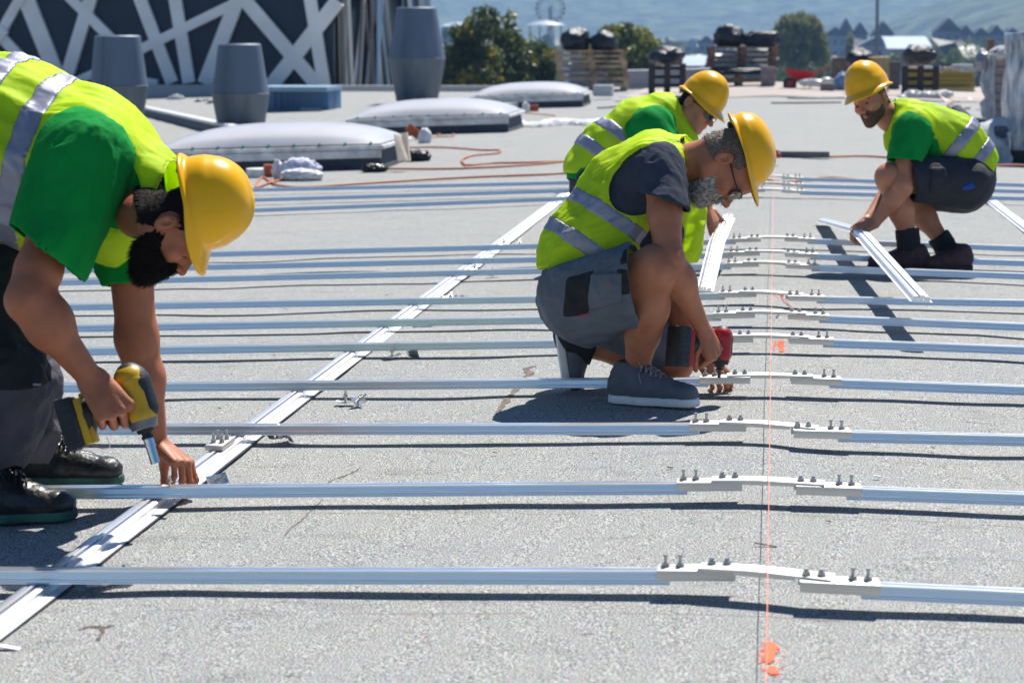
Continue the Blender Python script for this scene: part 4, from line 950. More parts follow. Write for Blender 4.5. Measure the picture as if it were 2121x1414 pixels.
# ---- materials of people
M_hv = mat('hi_vis_fabric', (.78, 1.0, .035), .62, bump=.004, bscale=26, trans=.50, spec=.2, var=.05, vscale=6); M_hv2 = mat('hi_vis_binding', (.85, 1.0, .03), .6, trans=.4)
M_ref = mat('reflective_tape', (.30, .30, .38), .42, .25, bump=.002, bscale=24, var=.12, vscale=12)
M_green = mat('green_cotton', (.004, .29, .048), .9, bump=.003, bscale=40, trans=.10, var=.12, vscale=8, spec=.15); M_greyt = mat('grey_cotton', (.048, .056, .080), .9, bump=.003, bscale=50, spec=.15, var=.12, vscale=10)
M_shorts = mat('grey_work_cloth', (.115, .135, .165), .85, bump=.003, bscale=60, var=.15, vscale=9); M_blk = mat('black_cloth', (.010, .011, .014), .8, bump=.003, bscale=40); M_navy2 = mat('charcoal_cloth', (.022, .026, .034), .85, bump=.003, bscale=50, var=.2, vscale=8)
M_purp = mat('purple_grey_cloth', (.070, .065, .085), .85, bump=.004, bscale=50, var=.2, vscale=12)
M_blue2 = mat('blue_cloth', (.01, .05, .35), .8)
M_hat = mat('yellow_helmet_shell', (.95, .48, .0), .30, coat=.18, var=.05, vscale=5, spec=.32, bump=.0006, bscale=9); M_strap = mat('helmet_band', (.015, .015, .018), .6); M_lens = mat('dark_lens', (.006, .007, .01), .06, spec=.9)
def skinmat(nm, c):
    m = mat(nm, tuple(x*.86 for x in c), .52, var=.1, vscale=18, var2=tuple(min(1, x*1.12) for x in c), bump=.0012, bscale=220, sss=.12, detail=6); return m
M_skA = skinmat('tanned_skin', (.42, .140, .062)); M_skB = skinmat('ruddy_skin', (.46, .168, .082)); M_skC = skinmat('light_skin', (.54, .225, .12))
M_hairD = mat('dark_hair', (.010, .006, .005), .85, spec=.2, bump=.004, bscale=160, stretch=(1, 1, .3)); M_hairG = mat('grey_hair', (.16, .14, .125), .7, bump=.003, bscale=220, var=.5, vscale=120, var2=(.42, .39, .35)); M_stub = mat('cropped_hair', (.06, .042, .036), .7, bump=.002, bscale=300, var=.35, vscale=150)
M_eye = mat('eye_white', (.30, .27, .25), .4); M_iris = mat('iris', (.03, .018, .01), .1)

def hand_prims(w, x, z, ts, curls, thumb, tb=(10, 20), sc=1.1, spread=.06):
    x = nz(x); z = nz(np.array(z)-x*np.dot(z, x)); y = np.cross(z, x)*ts; w = np.array(w, float); P = []
    offs = (.034, .012, -.011, -.032); kn = (.092, .095, .090, .082); L3 = ((.046, .027, .021), (.050, .031, .022), (.046, .028, .021), (.036, .021, .018)); rr = (.0098, .0102, .0096, .0084)
    for i in range(4):
        K = w+(x*kn[i]+y*offs[i]+z*(.003 if i in (1, 2) else 0))*sc
        P.append(C(w+y*offs[i]*.45*sc+x*.008*sc, K, .0205*sc, .0125*sc, k=.012))
        a, b, c = [math.radians(q) for q in curls[i]]; ang = 0; p = K; side = y*(1.5-i)*spread*.5; r = rr[i]*sc
        for (l, d, ra) in zip(L3[i], (a, b, c), (1.0, .92, .84)):
            ang += d; v = nz(x*math.cos(ang)-z*math.sin(ang)+side*math.cos(ang)); q = p+v*l*sc
            P.append(C(p, q, r*ra*1.04, r*ra*.9, k=.0035)); P.append(El(p, (r*ra*1.07,)*3, k=.004)); p = q
    T = w+(x*.020+y*.020-z*.010)*sc; t = nz(x*thumb[0]+y*thumb[1]+z*thumb[2]); p = T; ax = nz(np.cross(t, z)) if abs(np.dot(t, z)) < .95 else x
    P.append(C(w+x*.012*sc, T+t*.03*sc, .019*sc, .0155*sc, k=.012))
    for i, (l, r) in enumerate(((.046, .0145), (.034, .0112), (.028, .0100))):
        q = p+t*l*sc; P.append(C(p, q, r*sc, r*.88*sc, k=.006)); p = q
        if i < 2: a = math.radians(tb[i]); t = nz(t*math.cos(a)+nz(x*.9-z*.4-t*np.dot(t, x*.9-z*.4))*math.sin(a))
    return P
def nails(w, x, z, ts, curls, sc=1.1, spread=.06): return []

def head_parts(e, O, f, u, sc, skin, neck, hair=M_hairD, beard=None, glasses=False, helmet=True, htilt=0.0, hshift=(0, 0, 0), beardlen=.012, h=.0026, browm=None, nr=.060, hatlab=None, strands=0, hairlow=-.045, eyes=True, hsc=1.0, squint=.5, beardx=-.012, hsm=(1.05, 1.08, 1.15)):
    """O: world point of the head's centre (mid-way between the ears), f forward, u up; sc scalar or 3-vector"""
    f = nz(f); u = nz(np.array(u)-f*np.dot(u, f)); l = np.cross(u, f); R = np.stack([f, l, u], 1); S = np.ones(3)*sc if np.isscalar(sc) else np.array(sc, float); O = np.array(O, float)
    def tw(V): return O+(V*S)@R.T
    def tl(p): return (R.T@(np.array(p)-O))/S
    def fit(V):     # keep skull and hair inside the helmet shell
        if not helmet: return V
        V = np.array(V); ca, sa = math.cos(htilt), math.sin(htilt); Rt = np.array([[ca, 0, -sa], [0, 1, 0], [sa, 0, ca]]); Sm = np.array(hsm)*hsc
        H_ = ((V*S)/Sm-np.array(hshift))@Rt; wz = np.clip((H_[:, 2]-.022)/.03, 0, 1); rx = np.where(H_[:, 0]+.004 > 0, .126, .134); q = np.sqrt(((H_[:, 0]+.004)/rx)**2+(H_[:, 1]/.110)**2); lim = .93*np.sqrt(np.clip(1-np.clip((H_[:, 2]-.057)/.141, 0, .97)**2, .05, 1)); f_ = np.where(q > lim, lim/np.maximum(q, 1e-6), 1); f_ = 1+(f_-1)*wz
        H_[:, 0] = (H_[:, 0]+.004)*f_-.004; H_[:, 1] *= f_; H_[:, 2] = np.minimum(H_[:, 2], .19)
        return (H_@Rt.T+np.array(hshift))*Sm/S
    Pn = []
    P = [El((-.006, 0, .042), (.102, .076, .088)), El((.03, 0, -.005), (.072, .064, .085), k=.03), El((.066, 0, -.062), (.036, .038, .038), k=.03),
         C((.0, .048, -.062), (.078, .014, -.094), .020, .017, k=.022), C((.0, -.048, -.062), (.078, -.014, -.094), .020, .017, k=.022), El((.086, 0, -.098), (.017, .020, .016), k=.015),
         El((.072, .042, -.018), (.022, .022, .020), k=.02), El((.072, -.042, -.018), (.022, .022, .020), k=.02),
         C((.090, .030, .030), (.097, .006, .028), .0095, .009, k=.012), C((.090, -.030, .030), (.097, -.006, .028), .0095, .009, k=.012), El((.075, 0, .055), (.03, .05, .035), k=.02)]
    for sy in (-1, 1):
        P.append(El((.107, .031*sy, .006), (.020, .019, .0125), k=.012, op='s'))
        P.append(El((.0815, .031*sy, .006), (.0158, .0165, .0150), k=.005))
    P += [C((.086, 0, .012), (.106, 0, -.026), .0125, .0125, k=.010), C((.094, 0, .020), (.124, 0, -.024), .0075, .0095, k=.010), El((.127, 0, -.028), (.0115, .0115, .010), k=.007), El((.113, .0125, -.031), (.011, .008, .008), k=.006), El((.113, -.0125, -.031), (.011, .008, .008), k=.006),
          C((.100, .018, -.0555), (.106, .006, -.0525), .0045, .0058, k=.006), C((.100, -.018, -.0555), (.106, -.006, -.0525), .0045, .0058, k=.006), C((.099, .014, -.0655), (.103, 0, -.0665), .005, .0066, k=.006), C((.099, -.014, -.0655), (.103, 0, -.0665), .005, .0066, k=.006),
          C((.112, .022, -.0600), (.116, 0, -.0595), .0032, .0028, k=.003, op='s'), C((.112, -.022, -.0600), (.116, 0, -.0595), .0032, .0028, k=.003, op='s')]
    for sy in (-1, 1):
        n = (0.1, sy, 0)
        P += [El((-.014, .084*sy, -.002), (.020, .0085, .032), np.array([[.97, 0, .22], [0, 1, 0], [-.22, 0, .97]]), k=.006), El((-.012, .095*sy, .003), (.0125, .0105, .020), np.array([[.97, 0, .22], [0, 1, 0], [-.22, 0, .97]]), k=.005, op='s'), El((-.001, .083*sy, -.008), (.006, .006, .008), k=.004), C((-.018, .089*sy, .012), (-.008, .090*sy, .016), .0030, .0028, k=.003), El((-.016, .076*sy, -.026), (.009, .006, .010), k=.006)]
    nk = [tl(q) for q in neck]
    P.insert(6, C((-.038, 0, -.035), nk[0]*.5+np.array([-.03, 0, -.06])*.5, nr, nr, k=.04)); P.insert(7, C(nk[0]*.5+np.array([-.03, 0, -.06])*.5, nk[0], nr, nr*1.05, k=.03))
    lo, hi = bounds(P); hi = np.maximum(hi, .14); F_ = Fld(lo-.015, hi+.015, h); apply(F_, P); V, Fc = F_.mesh(); V = relax(V, Fc, 1, .4); V = fit(V); head = (tw(V), Fc)
    # fields for hair and beard
    base = F_.F; X, Y, Z = F_.ax[0][:, None, None], F_.ax[1][None, :, None], F_.ax[2][None, None, :]
    earhole = np.sqrt((X+.012)**2+(Z+.002)**2)-.034
    def shell(off, reg, name, m, noise=(.0012, 160), strand=0, slen=.02, sd=(0, 0, -1)):
        G_ = np.maximum(base-off, reg); V, Fc = surfnet(G_.astype(np.float32), F_.lo, h); V = relax(V, Fc, 2); N = vnorm(V, Fc); V = V+N*(noise[0]*fbm(V*noise[1], 2))[:, None]
        if strand:
            r_ = np.random.default_rng(5); a = f_tri = F_.tri(base, V); ok = np.where((a > off*.55))[0]; idx = r_.choice(ok, strand); p = V[idx]; d = N[idx]*.8+np.array(sd)+r_.normal(size=(strand, 3))*.35; d /= np.linalg.norm(d, axis=1, keepdims=True); ln = slen*r_.uniform(.4, 1.1, strand)[:, None]; sdv = np.cross(d, r_.normal(size=(strand, 3))); sdv /= np.linalg.norm(sdv, axis=1, keepdims=True); wv = sdv*.0007
            q = p+d*ln*.6; t = q+(d+np.array(sd)*.5)*ln*.4; nV = len(V); Vs = np.stack([p-wv, p+wv, q+wv*.8, q-wv*.8, t+wv*.2, t-wv*.2], 1).reshape(-1, 3); b_ = nV+6*np.arange(strand)[:, None]
            Fc = np.concatenate([Fc, b_+np.array([[0, 1, 2, 3]]), b_+np.array([[3, 2, 4, 5]])]); V = np.concatenate([V, Vs])
        return mkobj(name, tw(fit(V)), Fc, m, e, smooth=True)
    if hair is not None:
        front = (X-.030)+np.clip((.03-Z), 0, 1)*.75; side = hairlow-Z+np.clip(X+.05, 0, 1)*.55
        reg = np.maximum(np.maximum(front, side), -earhole)+.007*np.sin(X*330+1)*np.sin(Y*290+2)*np.sin(Z*310)
        shell(.0045, reg, 'hair', hair, strand=1500 if h < .003 else 0, slen=.009, sd=(-.3, 0, -.9))
    if beard is not None:
        reg = np.maximum(np.maximum(Z+.030-np.clip(.03-X, 0, 1)*.7, -(X-beardx)-np.clip(-.085-Z, 0, 1)*0), -earhole)
        lips = np.sqrt(((X-.108)/1.5)**2+(Y/1.55)**2+(Z+.060)**2)-.0085; reg = np.maximum(reg, -lips)
        nose = np.sqrt((X-.118)**2+Y**2+(Z+.028)**2)-.021; reg = np.maximum(reg, -nose)
        cheek = np.maximum(Z+.047-np.clip(.045-X, 0, 1)*.9, (-.5)); mo = np.sqrt((X-.1)**2+(Z+.045)**2+(Y*.6)**2)-.024; reg = np.maximum(reg, np.minimum(cheek, mo))
        reg = reg+.006*np.sin(X*310+1)*np.sin(Y*270+2)*np.sin(Z*290)
        off = beardlen*np.clip(.35+(-(Z+.04))*14, .25, 1.6)
        off = off*np.clip((X-beardx+.002)/.035, .12, 1)
        G2 = base-off
        if beardlen > .01:
            g = F_.like(); g.cap((.07, 0, -.085), (.085, 0, -.085-beardlen*2.2), .032, .018); hh = np.clip(.5+.5*(G2-g.F)/.03, 0, 1); G2 = G2+(g.F-G2)*hh-.03*hh*(1-hh)
        G2 = np.maximum(G2, reg)
        V, Fc = surfnet(G2.astype(np.float32), F_.lo, h); V = relax(V, Fc, 2); N = vnorm(V, Fc); V = V+N*(.0016*fbm(V*np.array([150, 150, 60]), 3))[:, None]
        if strands:
            r_ = np.random.default_rng(8); a = F_.tri(base, V); ok = np.where(a > .0015)[0]; idx = r_.choice(ok, strands); p = V[idx]-N[idx]*.002; d = N[idx]*.7+np.array((.15, 0, -.8))+r_.normal(size=(strands, 3))*.3; d /= np.linalg.norm(d, axis=1, keepdims=True); ln = (beardlen*.9+.003)*r_.uniform(.4, 1.1, strands)[:, None]; sdv = np.cross(d, r_.normal(size=(strands, 3))); sdv /= np.linalg.norm(sdv, axis=1, keepdims=True); wv = sdv*.0008
            q = p+d*ln*.6; t = q+(d+np.array((0, 0, -.5)))*ln*.4; Vs = np.stack([p-wv, p+wv, q+wv*.8, q-wv*.8, t+wv*.2, t-wv*.2], 1).reshape(-1, 3); b_ = len(V)+6*np.arange(strands)[:, None]
            Fc = np.concatenate([Fc, b_+np.array([[0, 1, 2, 3]]), b_+np.array([[3, 2, 4, 5]])]); V = np.concatenate([V, Vs])
        mkobj('beard', tw(V), Fc, beard, e, smooth=True)
    bm_ = browm or hair
    for sy in (-1, 1):     # eyebrows and eyes
        r_ = np.random.default_rng(3); m = MB()
        pts = spline([(.096, .013*sy, .024), (.0985, .026*sy, .031), (.089, .042*sy, .027), (.078, .052*sy, .019)], 5); m.tube([np.array(p)+np.array([.001, 0, 0]) for p in pts], .0042, 6, taper=np.linspace(1, .35, len(pts))); m.v = [tuple(q) for q in tw(fit(np.array(m.v)))]; m.build('eyebrow', bm_, e, smooth=True)
        if eyes:
            m = MB(); m.lathe((0, 0, 0), [(0, -.0124)]+[(.0124*math.cos(t), .0124*math.sin(t)) for t in np.linspace(-1.3, 1.3, 8)]+[(0, .0124)], 14, axis=(1, 0, 0)); q = np.array(m.v)+np.array([.0862, .031*sy, .002]); m.v = [tuple(k) for k in tw(q)]; ey = m.build('eye', M_eye, e, smooth=True)
            m = MB(); m.cyl((.0965, .031*sy, .0015), (.0988, .031*sy, .0015), .0060, n=12); m.v = [tuple(k) for k in tw(np.array(m.v))]; m.build('iris', M_iris, ey)
        if 1:
            m = MB(); pts = [(.0978-.0015*abs(t)-.006*t*t, (.031+.0135*t)*sy, (.0060 if eyes else .0015)-.006*t*t) for t in np.linspace(-1, 1, 9)]; m.tube(pts, .0016, 5); m.v = [tuple(k) for k in tw(np.array(m.v))]; m.build('eyelash', M_hairD, e)
    if glasses:
        g = empty('sunglasses', O); g.parent = e; g.location = Vector(O)-e.location
        m = MB()
        for sy in (-1, 1):
            V2 = []; Nn = 14
            for (kx) in (0, .002):
                for k in range(Nn):
                    t = 2*PI*k/Nn; yy = .034+.030*math.copysign(abs(math.cos(t))**.7, math.cos(t)); zz = .006+.0225*math.copysign(abs(math.sin(t))**.75, math.sin(t))
                    V2.append((.116-(yy-.01)**2*7.5+kx, yy*sy, zz))
            m.add(V2, [tuple(range(Nn)), tuple(range(Nn, 2*Nn))[::-1]]+[(k, (k+1) % Nn, Nn+(k+1) % Nn, Nn+k) for k in range(Nn)])
        m.v = [tuple(k) for k in tw(np.array(m.v))]; m.build('lens', M_lens, g)
        m = MB()
        for sy in (-1, 1): m.tube(spline([(.094, .062*sy, .018), (.06, .077*sy, .014), (.0, .083*sy, .012), (-.03, .082*sy, .000)], 5), .0028, 6)
        m.tube([(.116, .008, .016), (.119, 0, .018), (.116, -.008, .016)], .0022, 6)
        for sy in (-1, 1): m.tube(spline([(.1165, .010*sy, .022), (.112, .035*sy, .028), (.098, .060*sy, .024), (.095, .063*sy, .010)], 4), .0022, 5)
        m.v = [tuple(k) for k in tw(np.array(m.v))]; m.build('frame', M_strap, g, smooth=True)
    if helmet: hard_hat(e, O, R, S, htilt, hshift, hatlab, hsc, hsm)
    return head
def hard_hat(e, O, R, S, htilt=0, hshift=(0, 0, 0), lab=None, hsc=1.0, hsm=(1.05, 1.08, 1.15)):
    ca, sa = math.cos(htilt), math.sin(htilt); Rt = np.array([[ca, 0, -sa], [0, 1, 0], [sa, 0, ca]])   # positive: front up
    Sm = np.array(hsm)*hsc
    def tw(V): V = np.asarray(V)@Rt.T+np.array(hshift); return O+(V*Sm)@R.T
    NU, rows_ = 72, []
    def ring(fr, z, flare=0, zb=0): return (fr, z, flare, zb)
    T = np.linspace(.0, 1, 26); prof_ = [(math.sin(t*PI/2)**.86, math.cos(t*PI/2)**.92, t) for t in T[1:]]
    vs_ = [(0, 0, .198)]; H = .141; z0 = .057
    for (fr, fz, t) in prof_:
        for i in range(NU):
            u = 2*PI*i/NU; c, s_ = math.cos(u), math.sin(u); rx = (.126 if c > 0 else .134); ry = .110; e_ = 2.25; q = (abs(c)**e_+abs(s_)**e_)**(-1/e_)
            step = .0028*(1/(1+math.exp(-(t-.80)*90)))
            x, y = (rx*fr+step)*c*q, (ry*fr+step)*s_*q; z = z0+H*fz; z += .0045*math.exp(-(y/.017)**4)*(1-t**6)*(1 if abs(c) > .0 else 1)
            vs_.append((x-.004, y, z))
    def rim(fr_add, dz, brim):
        for i in range(NU):
            u = 2*PI*i/NU; c, s_ = math.cos(u), math.sin(u); rx = (.126 if c > 0 else .134); ry = .110; e_ = 2.25; q = (abs(c)**e_+abs(s_)**e_)**(-1/e_); w = max(0, c)**1.6; wb = max(0, -c)**2
            R1 = fr_add+.0028; x, y = (rx+R1+brim*w*.046)*c*q, (ry+R1)*s_*q; y *= 1+.02*w*brim
            z = z0+dz-brim*w*.020+.006*(1-abs(c))*0-brim*wb*.004-.020*brim*w*s_*s_*1.6; z -= .008*(abs(s_)**4)*(1-brim*.5)*0
            vs_.append((x-.004, y, z))
    rim(.001, -.010, 0); rim(.006, -.013, .12); rim(.010, -.013, .6); rim(.013, -.015, 1.0); rim(.0160, -.019, 1.08); rim(.0150, -.024, 1.06); rim(.011, -.025, .98)
    nr_ = len(prof_)+6; fs = [(0, 1+i, 1+(i+1) % NU) for i in range(NU)]
    for j in range(nr_-1):
        for i in range(NU): fs.append((1+j*NU+i, 1+(j+1)*NU+i, 1+(j+1)*NU+(i+1) % NU, 1+j*NU+(i+1) % NU))
    hh = mkobj('hard_hat', tw(vs_), fs, M_hat, e, smooth=True, label=lab); sm = hh.modifiers.new('s', 'SOLIDIFY'); sm.thickness = .0028; sm.offset = -1
    m = MB(); pts = []
    N = 48; v2 = []
    for z in (.030, .058):
        for i in range(N): u = 2*PI*i/N; v2.append((.104*math.cos(u)-.004, .086*math.sin(u), z-.004*math.cos(u)))
    m.add(v2, [(i, (i+1) % N, N+(i+1) % N, N+i) for i in range(N)]); m.tube([(-.108, -.02, .022), (-.116, 0, .020), (-.108, .02, .022)], .010, 8); m.v = [tuple(k) for k in tw(np.array(m.v))]; o = m.build('headband', M_strap, hh); sm = o.modifiers.new('s', 'SOLIDIFY'); sm.thickness = .003
    return hh
def shoe(e, name, heel, toe, top, sc, mu, ms, label=None, laces=None, high=.0, up=None, solet=.028, w=.045, capm=None):
    """heel, toe: points on the ground; top: ankle point"""
    heel, toe = np.array(heel, float), np.array(toe, float); x = nz(toe-heel); L_ = np.linalg.norm(toe-heel); up = np.array((0, 0, 1.)) if up is None else nz(up); up = nz(up-x*np.dot(up, x)); y = np.cross(up, x)
    def q(a, b, c): return heel+x*a*L_+y*b+up*c
    s = empty(name, heel); s.parent = e; s.location = Vector(heel)-e.location
    if label: s['label'] = label
    st = solet; P = [C(q(.13, 0, st+.035), q(.42, 0, st+.034), w*.86, w*.92, k=.03), C(q(.42, .002, st+.030), q(.86, .0, st+.018), w*.97, w*.84, k=.03, flat=(up, .78)),
         C(q(.14, 0, st+.05), q(.17, 0, st+.075+high), w*.84, w*.88, k=.03), C(q(.30, 0, st+.05), q(.22, 0, st+.080+high), w*.82, w*.88, k=.03), C(q(.35, 0, st+.055), q(.62, 0, st+.036), w*.72, w*.66, k=.03)]
    cut = [(q(0, 0, st-.002), -up)]; cuts = [C(q(.20, 0, st+.10+high), q(.17, 0, st+.30+high), w*.62, w*.8, k=.01)]
    V, Fc = garment(P, .0045, clips=cut, cuts=cuts, rel=3, folds=[(.0018, 26, None, 1)], open_=False); mkobj('upper', V, Fc, mu, s, smooth=True)
    P = [C(q(.13, 0, st*.5), q(.42, 0, st*.5), w*.93, w*.90, k=.03), C(q(.42, 0, st*.5), q(.87, 0, st*.5), w*.97, w*.84, k=.03)]
    V, Fc = garment(P, .0045, clips=[(q(0, 0, 0), -up), (q(0, 0, st+.004), up)], rel=2, open_=False); mkobj('sole', V, Fc, ms, s, smooth=True)
    m = MB()
    for k in range(6):
        t = .33+.055*k; z = st+.124-.0105*k+high*(1-k/5)*.6; r = w*.62; m.tube(spline([q(t, -r, z-.022), q(t+.02, -r*.5, z+.003), q(t+.05, r*.5, z+.001), q(t+.06, r, z-.024)], 4), .0036, 5)
        m.tube(spline([q(t, r, z-.022), q(t+.02, r*.5, z+.004), q(t+.05, -r*.5, z+.002), q(t+.06, -r, z-.024)], 4), .0036, 5)
    for sy in (-1, 1): m.tube(spline([q(.33, 0, st+.120+high*.6), q(.36, .03*sy, st+.136+high*.6), q(.42, .045*sy, st+.11+high*.4), q(.36, .02*sy, st+.108+high*.5)], 5), .0028, 5); m.tube(spline([q(.34, 0, st+.11+high*.6), q(.40, .05*sy, st+.08+high*.4), q(.45, .056*sy, st+.03)], 5), .0026, 5)
    m.build('lace', laces or M_blk, s, smooth=True)
    return s
def sleeve(e, prims, m, shirt, hem, h, folds): return cloth('sleeve', prims, m, shirt, h=h, clips=[hem], folds=folds)
def band(e, prims, m, parent, off, c, n, wd, h=.006, cuts=(), extra=(), thick=.0015, folds=()):
    n = nz(n); c = np.array(c)
    return cloth('reflective_strip', prims, m, parent, h=h, thick=thick, off=off, clips=[(c+n*wd/2, n), (c-n*wd/2, -n)]+list(extra), cuts=cuts, rel=2, folds=folds)[0]

def binding(e, o, V, Fc, m, r=.0045, name='binding', minlen=20):
    ed = np.concatenate([Fc[:, [i, (i+1) % 4]] for i in range(4)]); es = np.sort(ed, axis=1); key = es[:, 0].astype(np.int64)*len(V)+es[:, 1]
    u, idx, c = np.unique(key, return_index=True, return_counts=True); b = es[idx[c == 1]]; nb = {}
    for i, j in b.tolist(): nb.setdefault(i, []).append(j); nb.setdefault(j, []).append(i)
    seen = set(); mb = MB()
    for s0 in list(nb):
        if s0 in seen: continue
        loop = [s0]; seen.add(s0); cur = s0
        while True:
            nx = [k for k in nb[cur] if k not in seen]
            if not nx: break
            cur = nx[0]; seen.add(cur); loop.append(cur)
        if len(loop) < minlen: continue
        P = V[loop]; closed = loop[0] in nb[loop[-1]]
        for _ in range(8):
            Q = P.copy()
            if closed: Q = (np.roll(P, 1, 0)+np.roll(P, -1, 0))*.25+P*.5
            else: Q[1:-1] = (P[:-2]+P[2:])*.25+P[1:-1]*.5
            P = Q
        P = P[::2]
        if closed: P = np.concatenate([P, P[:1]])
        mb.tube(list(P), r, 6)
    if mb.n: mb.build(name, m, o, smooth=True)
M_stubB = mat('cropped_grey_hair', (.10, .075, .06), .7, bump=.002, bscale=300, var=.35, vscale=150, var2=(.26, .20, .16))
M_beardG = mat('grizzled_beard', (.13, .105, .085), .8, var=.5, vscale=70, var2=(.62, .58, .50), bump=.002, bscale=200)
# ------------------------------------------------------------ crouching man with grey shirt
def personB():
    q = lambda x, y, D: W(x, y, D)
    e = empty('person', G(1340, 840), 'crouching man in grey t-shirt and hi-vis vest driving a bolt with the red driver', 'person')
    body = []
    f = nz(cv(.22, -.975, .02)); u = cv(.975, .22, .10); u = nz(u-f*np.dot(u, f)); l_ = np.cross(u, f); l_ = l_*np.sign(np.dot(l_, TC))
    ear = q(1502, 330, 7.32); O = ear-l_*.090+f*.012
    body.append(head_parts(e, O, f, u, (1.15, 1.12, 1.14), M_skB, [q(1405, 350, 7.52)], hair=M_stubB, beard=M_beardG, glasses=True, eyes=False, htilt=math.radians(10), hshift=(-.014, 0, .066), hsm=(1.06, 1.08, .72), beardx=.030, beardlen=.010, strands=2600, hatlab='yellow hard hat pushed back on the man in the grey t-shirt', browm=M_hairG, nr=.064, hairlow=-.05))
    # arms
    sh, el, wr = q(1368, 352, 7.36), q(1386, 540, 7.22), q(1457, 684, 7.38)
    A = [C(sh, (sh+el)/2, .066, .060), C((sh+el)/2, el, .060, .050), C(el, el*.62+wr*.38, .051, .050, k=.03), C(el*.62+wr*.38, wr, .049, .029, k=.03), El(el*.75+wr*.25+cv(.01, 0, 0), (.054, .054, .06))]
    xh = cv(.42, -.88, -.1); zh = cv(.62, .25, .75)
    A += hand_prims(wr, xh, zh, -1, ((72, 80, 40), (78, 85, 40), (80, 88, 40), (82, 88, 40)), (.75, .55, -.35), sc=1.12)
    body.append(solid(A, .0034))
    sh2, el2, wr2 = q(1405, 370, 7.80), q(1385, 600, 7.82), q(1452, 738, 7.68)
    A = [C(sh2, el2, .064, .050), C(el2, el2*.6+wr2*.4, .051, .050), C(el2*.6+wr2*.4, wr2, .048, .030)]
    A += hand_prims(wr2, cv(.62, -.72, .25), cv(.2, .35, .9), 1, ((38, 35, 18), (42, 40, 20), (45, 40, 20), (48, 42, 20)), (.95, .12, .18), tb=(4, 8), sc=1.12)
    body.append(solid(A, .0036))
    # legs
    kn, an = q(1357, 560, 7.24), q(1320, 762, 7.46)
    Lg = [C(q(1240, 595, 7.36), kn, .095, .080), El(kn+cv(.012, .012, 0), (.084, .088, .084), k=.03), C(kn, q(1340, 640, 7.32), .074, .073, k=.04), C(q(1340, 640, 7.32), q(1331, 690, 7.39), .073, .060, k=.05), C(q(1331, 690, 7.39), q(1324, 735, 7.43), .060, .045, k=.05), C(q(1324, 730, 7.43), q(1316, 790, 7.47), .044, .036)]
    body.append(solid(Lg, .0045))
    k2, a2 = q(1398, 752, 7.80), q(1205, 716, 7.80)
    Lg = [C(q(1230, 640, 7.75), k2, .09, .070), C(k2, q(1290, 725, 7.80), .062, .060, k=.04), C(q(1290, 725, 7.80), a2, .060, .043, k=.04)]
    body.append(solid(Lg, .005))
    V, Fc = join(body); mkobj('body', V, Fc, M_skB, e, smooth=True)
    # t-shirt
    T = [C(q(1212, 600, 7.56), q(1250, 515, 7.56), .135, .160), C(q(1245, 515, 7.56), q(1318, 412, 7.56), .172, .178, k=.05), C(q(1318, 412, 7.56), q(1374, 352, 7.56), .178, .115, k=.05), C(q(1374, 352, 7.56), q(1418, 338, 7.54), .105, .078, k=.04),
         C(q(1352, 352, 7.40), q(1380, 352, 7.76), .085, .085, k=.05)]
    hem = (q(1366, 416, 7.3), cv(-.36, -.93, 0))
    slv = [C(q(1362, 350, 7.40), q(1374, 450, 7.28), .090, .083, k=.04)]
    ts, V, Fc = cloth('t_shirt', T+[C(q(1338, 410, 7.50), q(1346, 475, 7.52), .125, .12, k=.04), C(q(1400, 375, 7.76), q(1395, 480, 7.84), .085, .08, k=.04)], M_greyt, e, h=.006, clips=[(q(1425, 332, 7.5), cv(.92, .15, 0)), (q(1368, 422, 7.3), cv(-.36, -.93, 0)) if False else (q(1150, 640, 7.5), cv(-.6, -.8, 0))], folds=[(.0065, 9, cv(.25, -.97, 0), .16), (.002, 24, cv(.5, -.8, 0), .25)])
    sleeve(e, slv, M_greyt, ts, hem, .006, [(.0065, 9, cv(.25, -.97, 0), .16), (.002, 24, cv(.5, -.8, 0), .25)])
    # vest
    P = [C(q(1200, 600, 7.56), q(1252, 515, 7.56), .152, .180), C(q(1245, 515, 7.56), q(1316, 412, 7.56), .186, .190, k=.05), C(q(1316, 412, 7.56), q(1372, 350, 7.56), .190, .128, k=.05), C(q(1372, 350, 7.56), q(1414, 334, 7.54), .118, .086, k=.04),
         C(q(1352, 350, 7.42), q(1376, 350, 7.74), .102, .102, k=.05), C(q(1386, 378, 7.58), q(1398, 512, 7.60), .118, .098, k=.06), C(q(1190, 590, 7.55), q(1205, 520, 7.56), .12, .14, k=.05)]
    holes = [El(q(1336, 372, 7.22), (.172, .138, .26), np.stack([cv(.80, .60, 0), cv(-.60, .80, 0), cv(0, 0, 1)], 1), k=0), El(q(1352, 384, 7.95), (.15, .14, .26), np.stack([RT, UP, TC], 1), k=0), C(q(1424, 330, 7.5), q(1500, 320, 7.5), .085, .2, k=0), C(q(1375, 420, 7.2), q(1395, 560, 7.15), .06, .07, k=0)]
    clips = [(q(1120, 551, 7.5), cv(-.02, -1, 0)), (q(1415, 566, 7.5), cv(.1, -1, 0))]
    clips = [(q(1120, 553, 7.5), cv(.03, -1, 0))]
    fl = [(.012, 7, cv(.50, .86, 0), .22), (.004, 20, cv(.8, .3, 0), .3)]
    vest, V, Fc = cloth('safety_vest', P, M_hv, e, h=.006, clips=clips, cuts=holes, folds=fl)
    binding(e, vest, V, Fc, M_hv2)
    n = cv(.57, .82, 0)
    band(e, P, M_ref, vest, .0045, q(1262, 455, 7.56), n, .055, cuts=holes, extra=clips, folds=fl); band(e, P, M_ref, vest, .0045, q(1198, 505, 7.56), n, .055, cuts=holes, extra=clips, folds=fl)
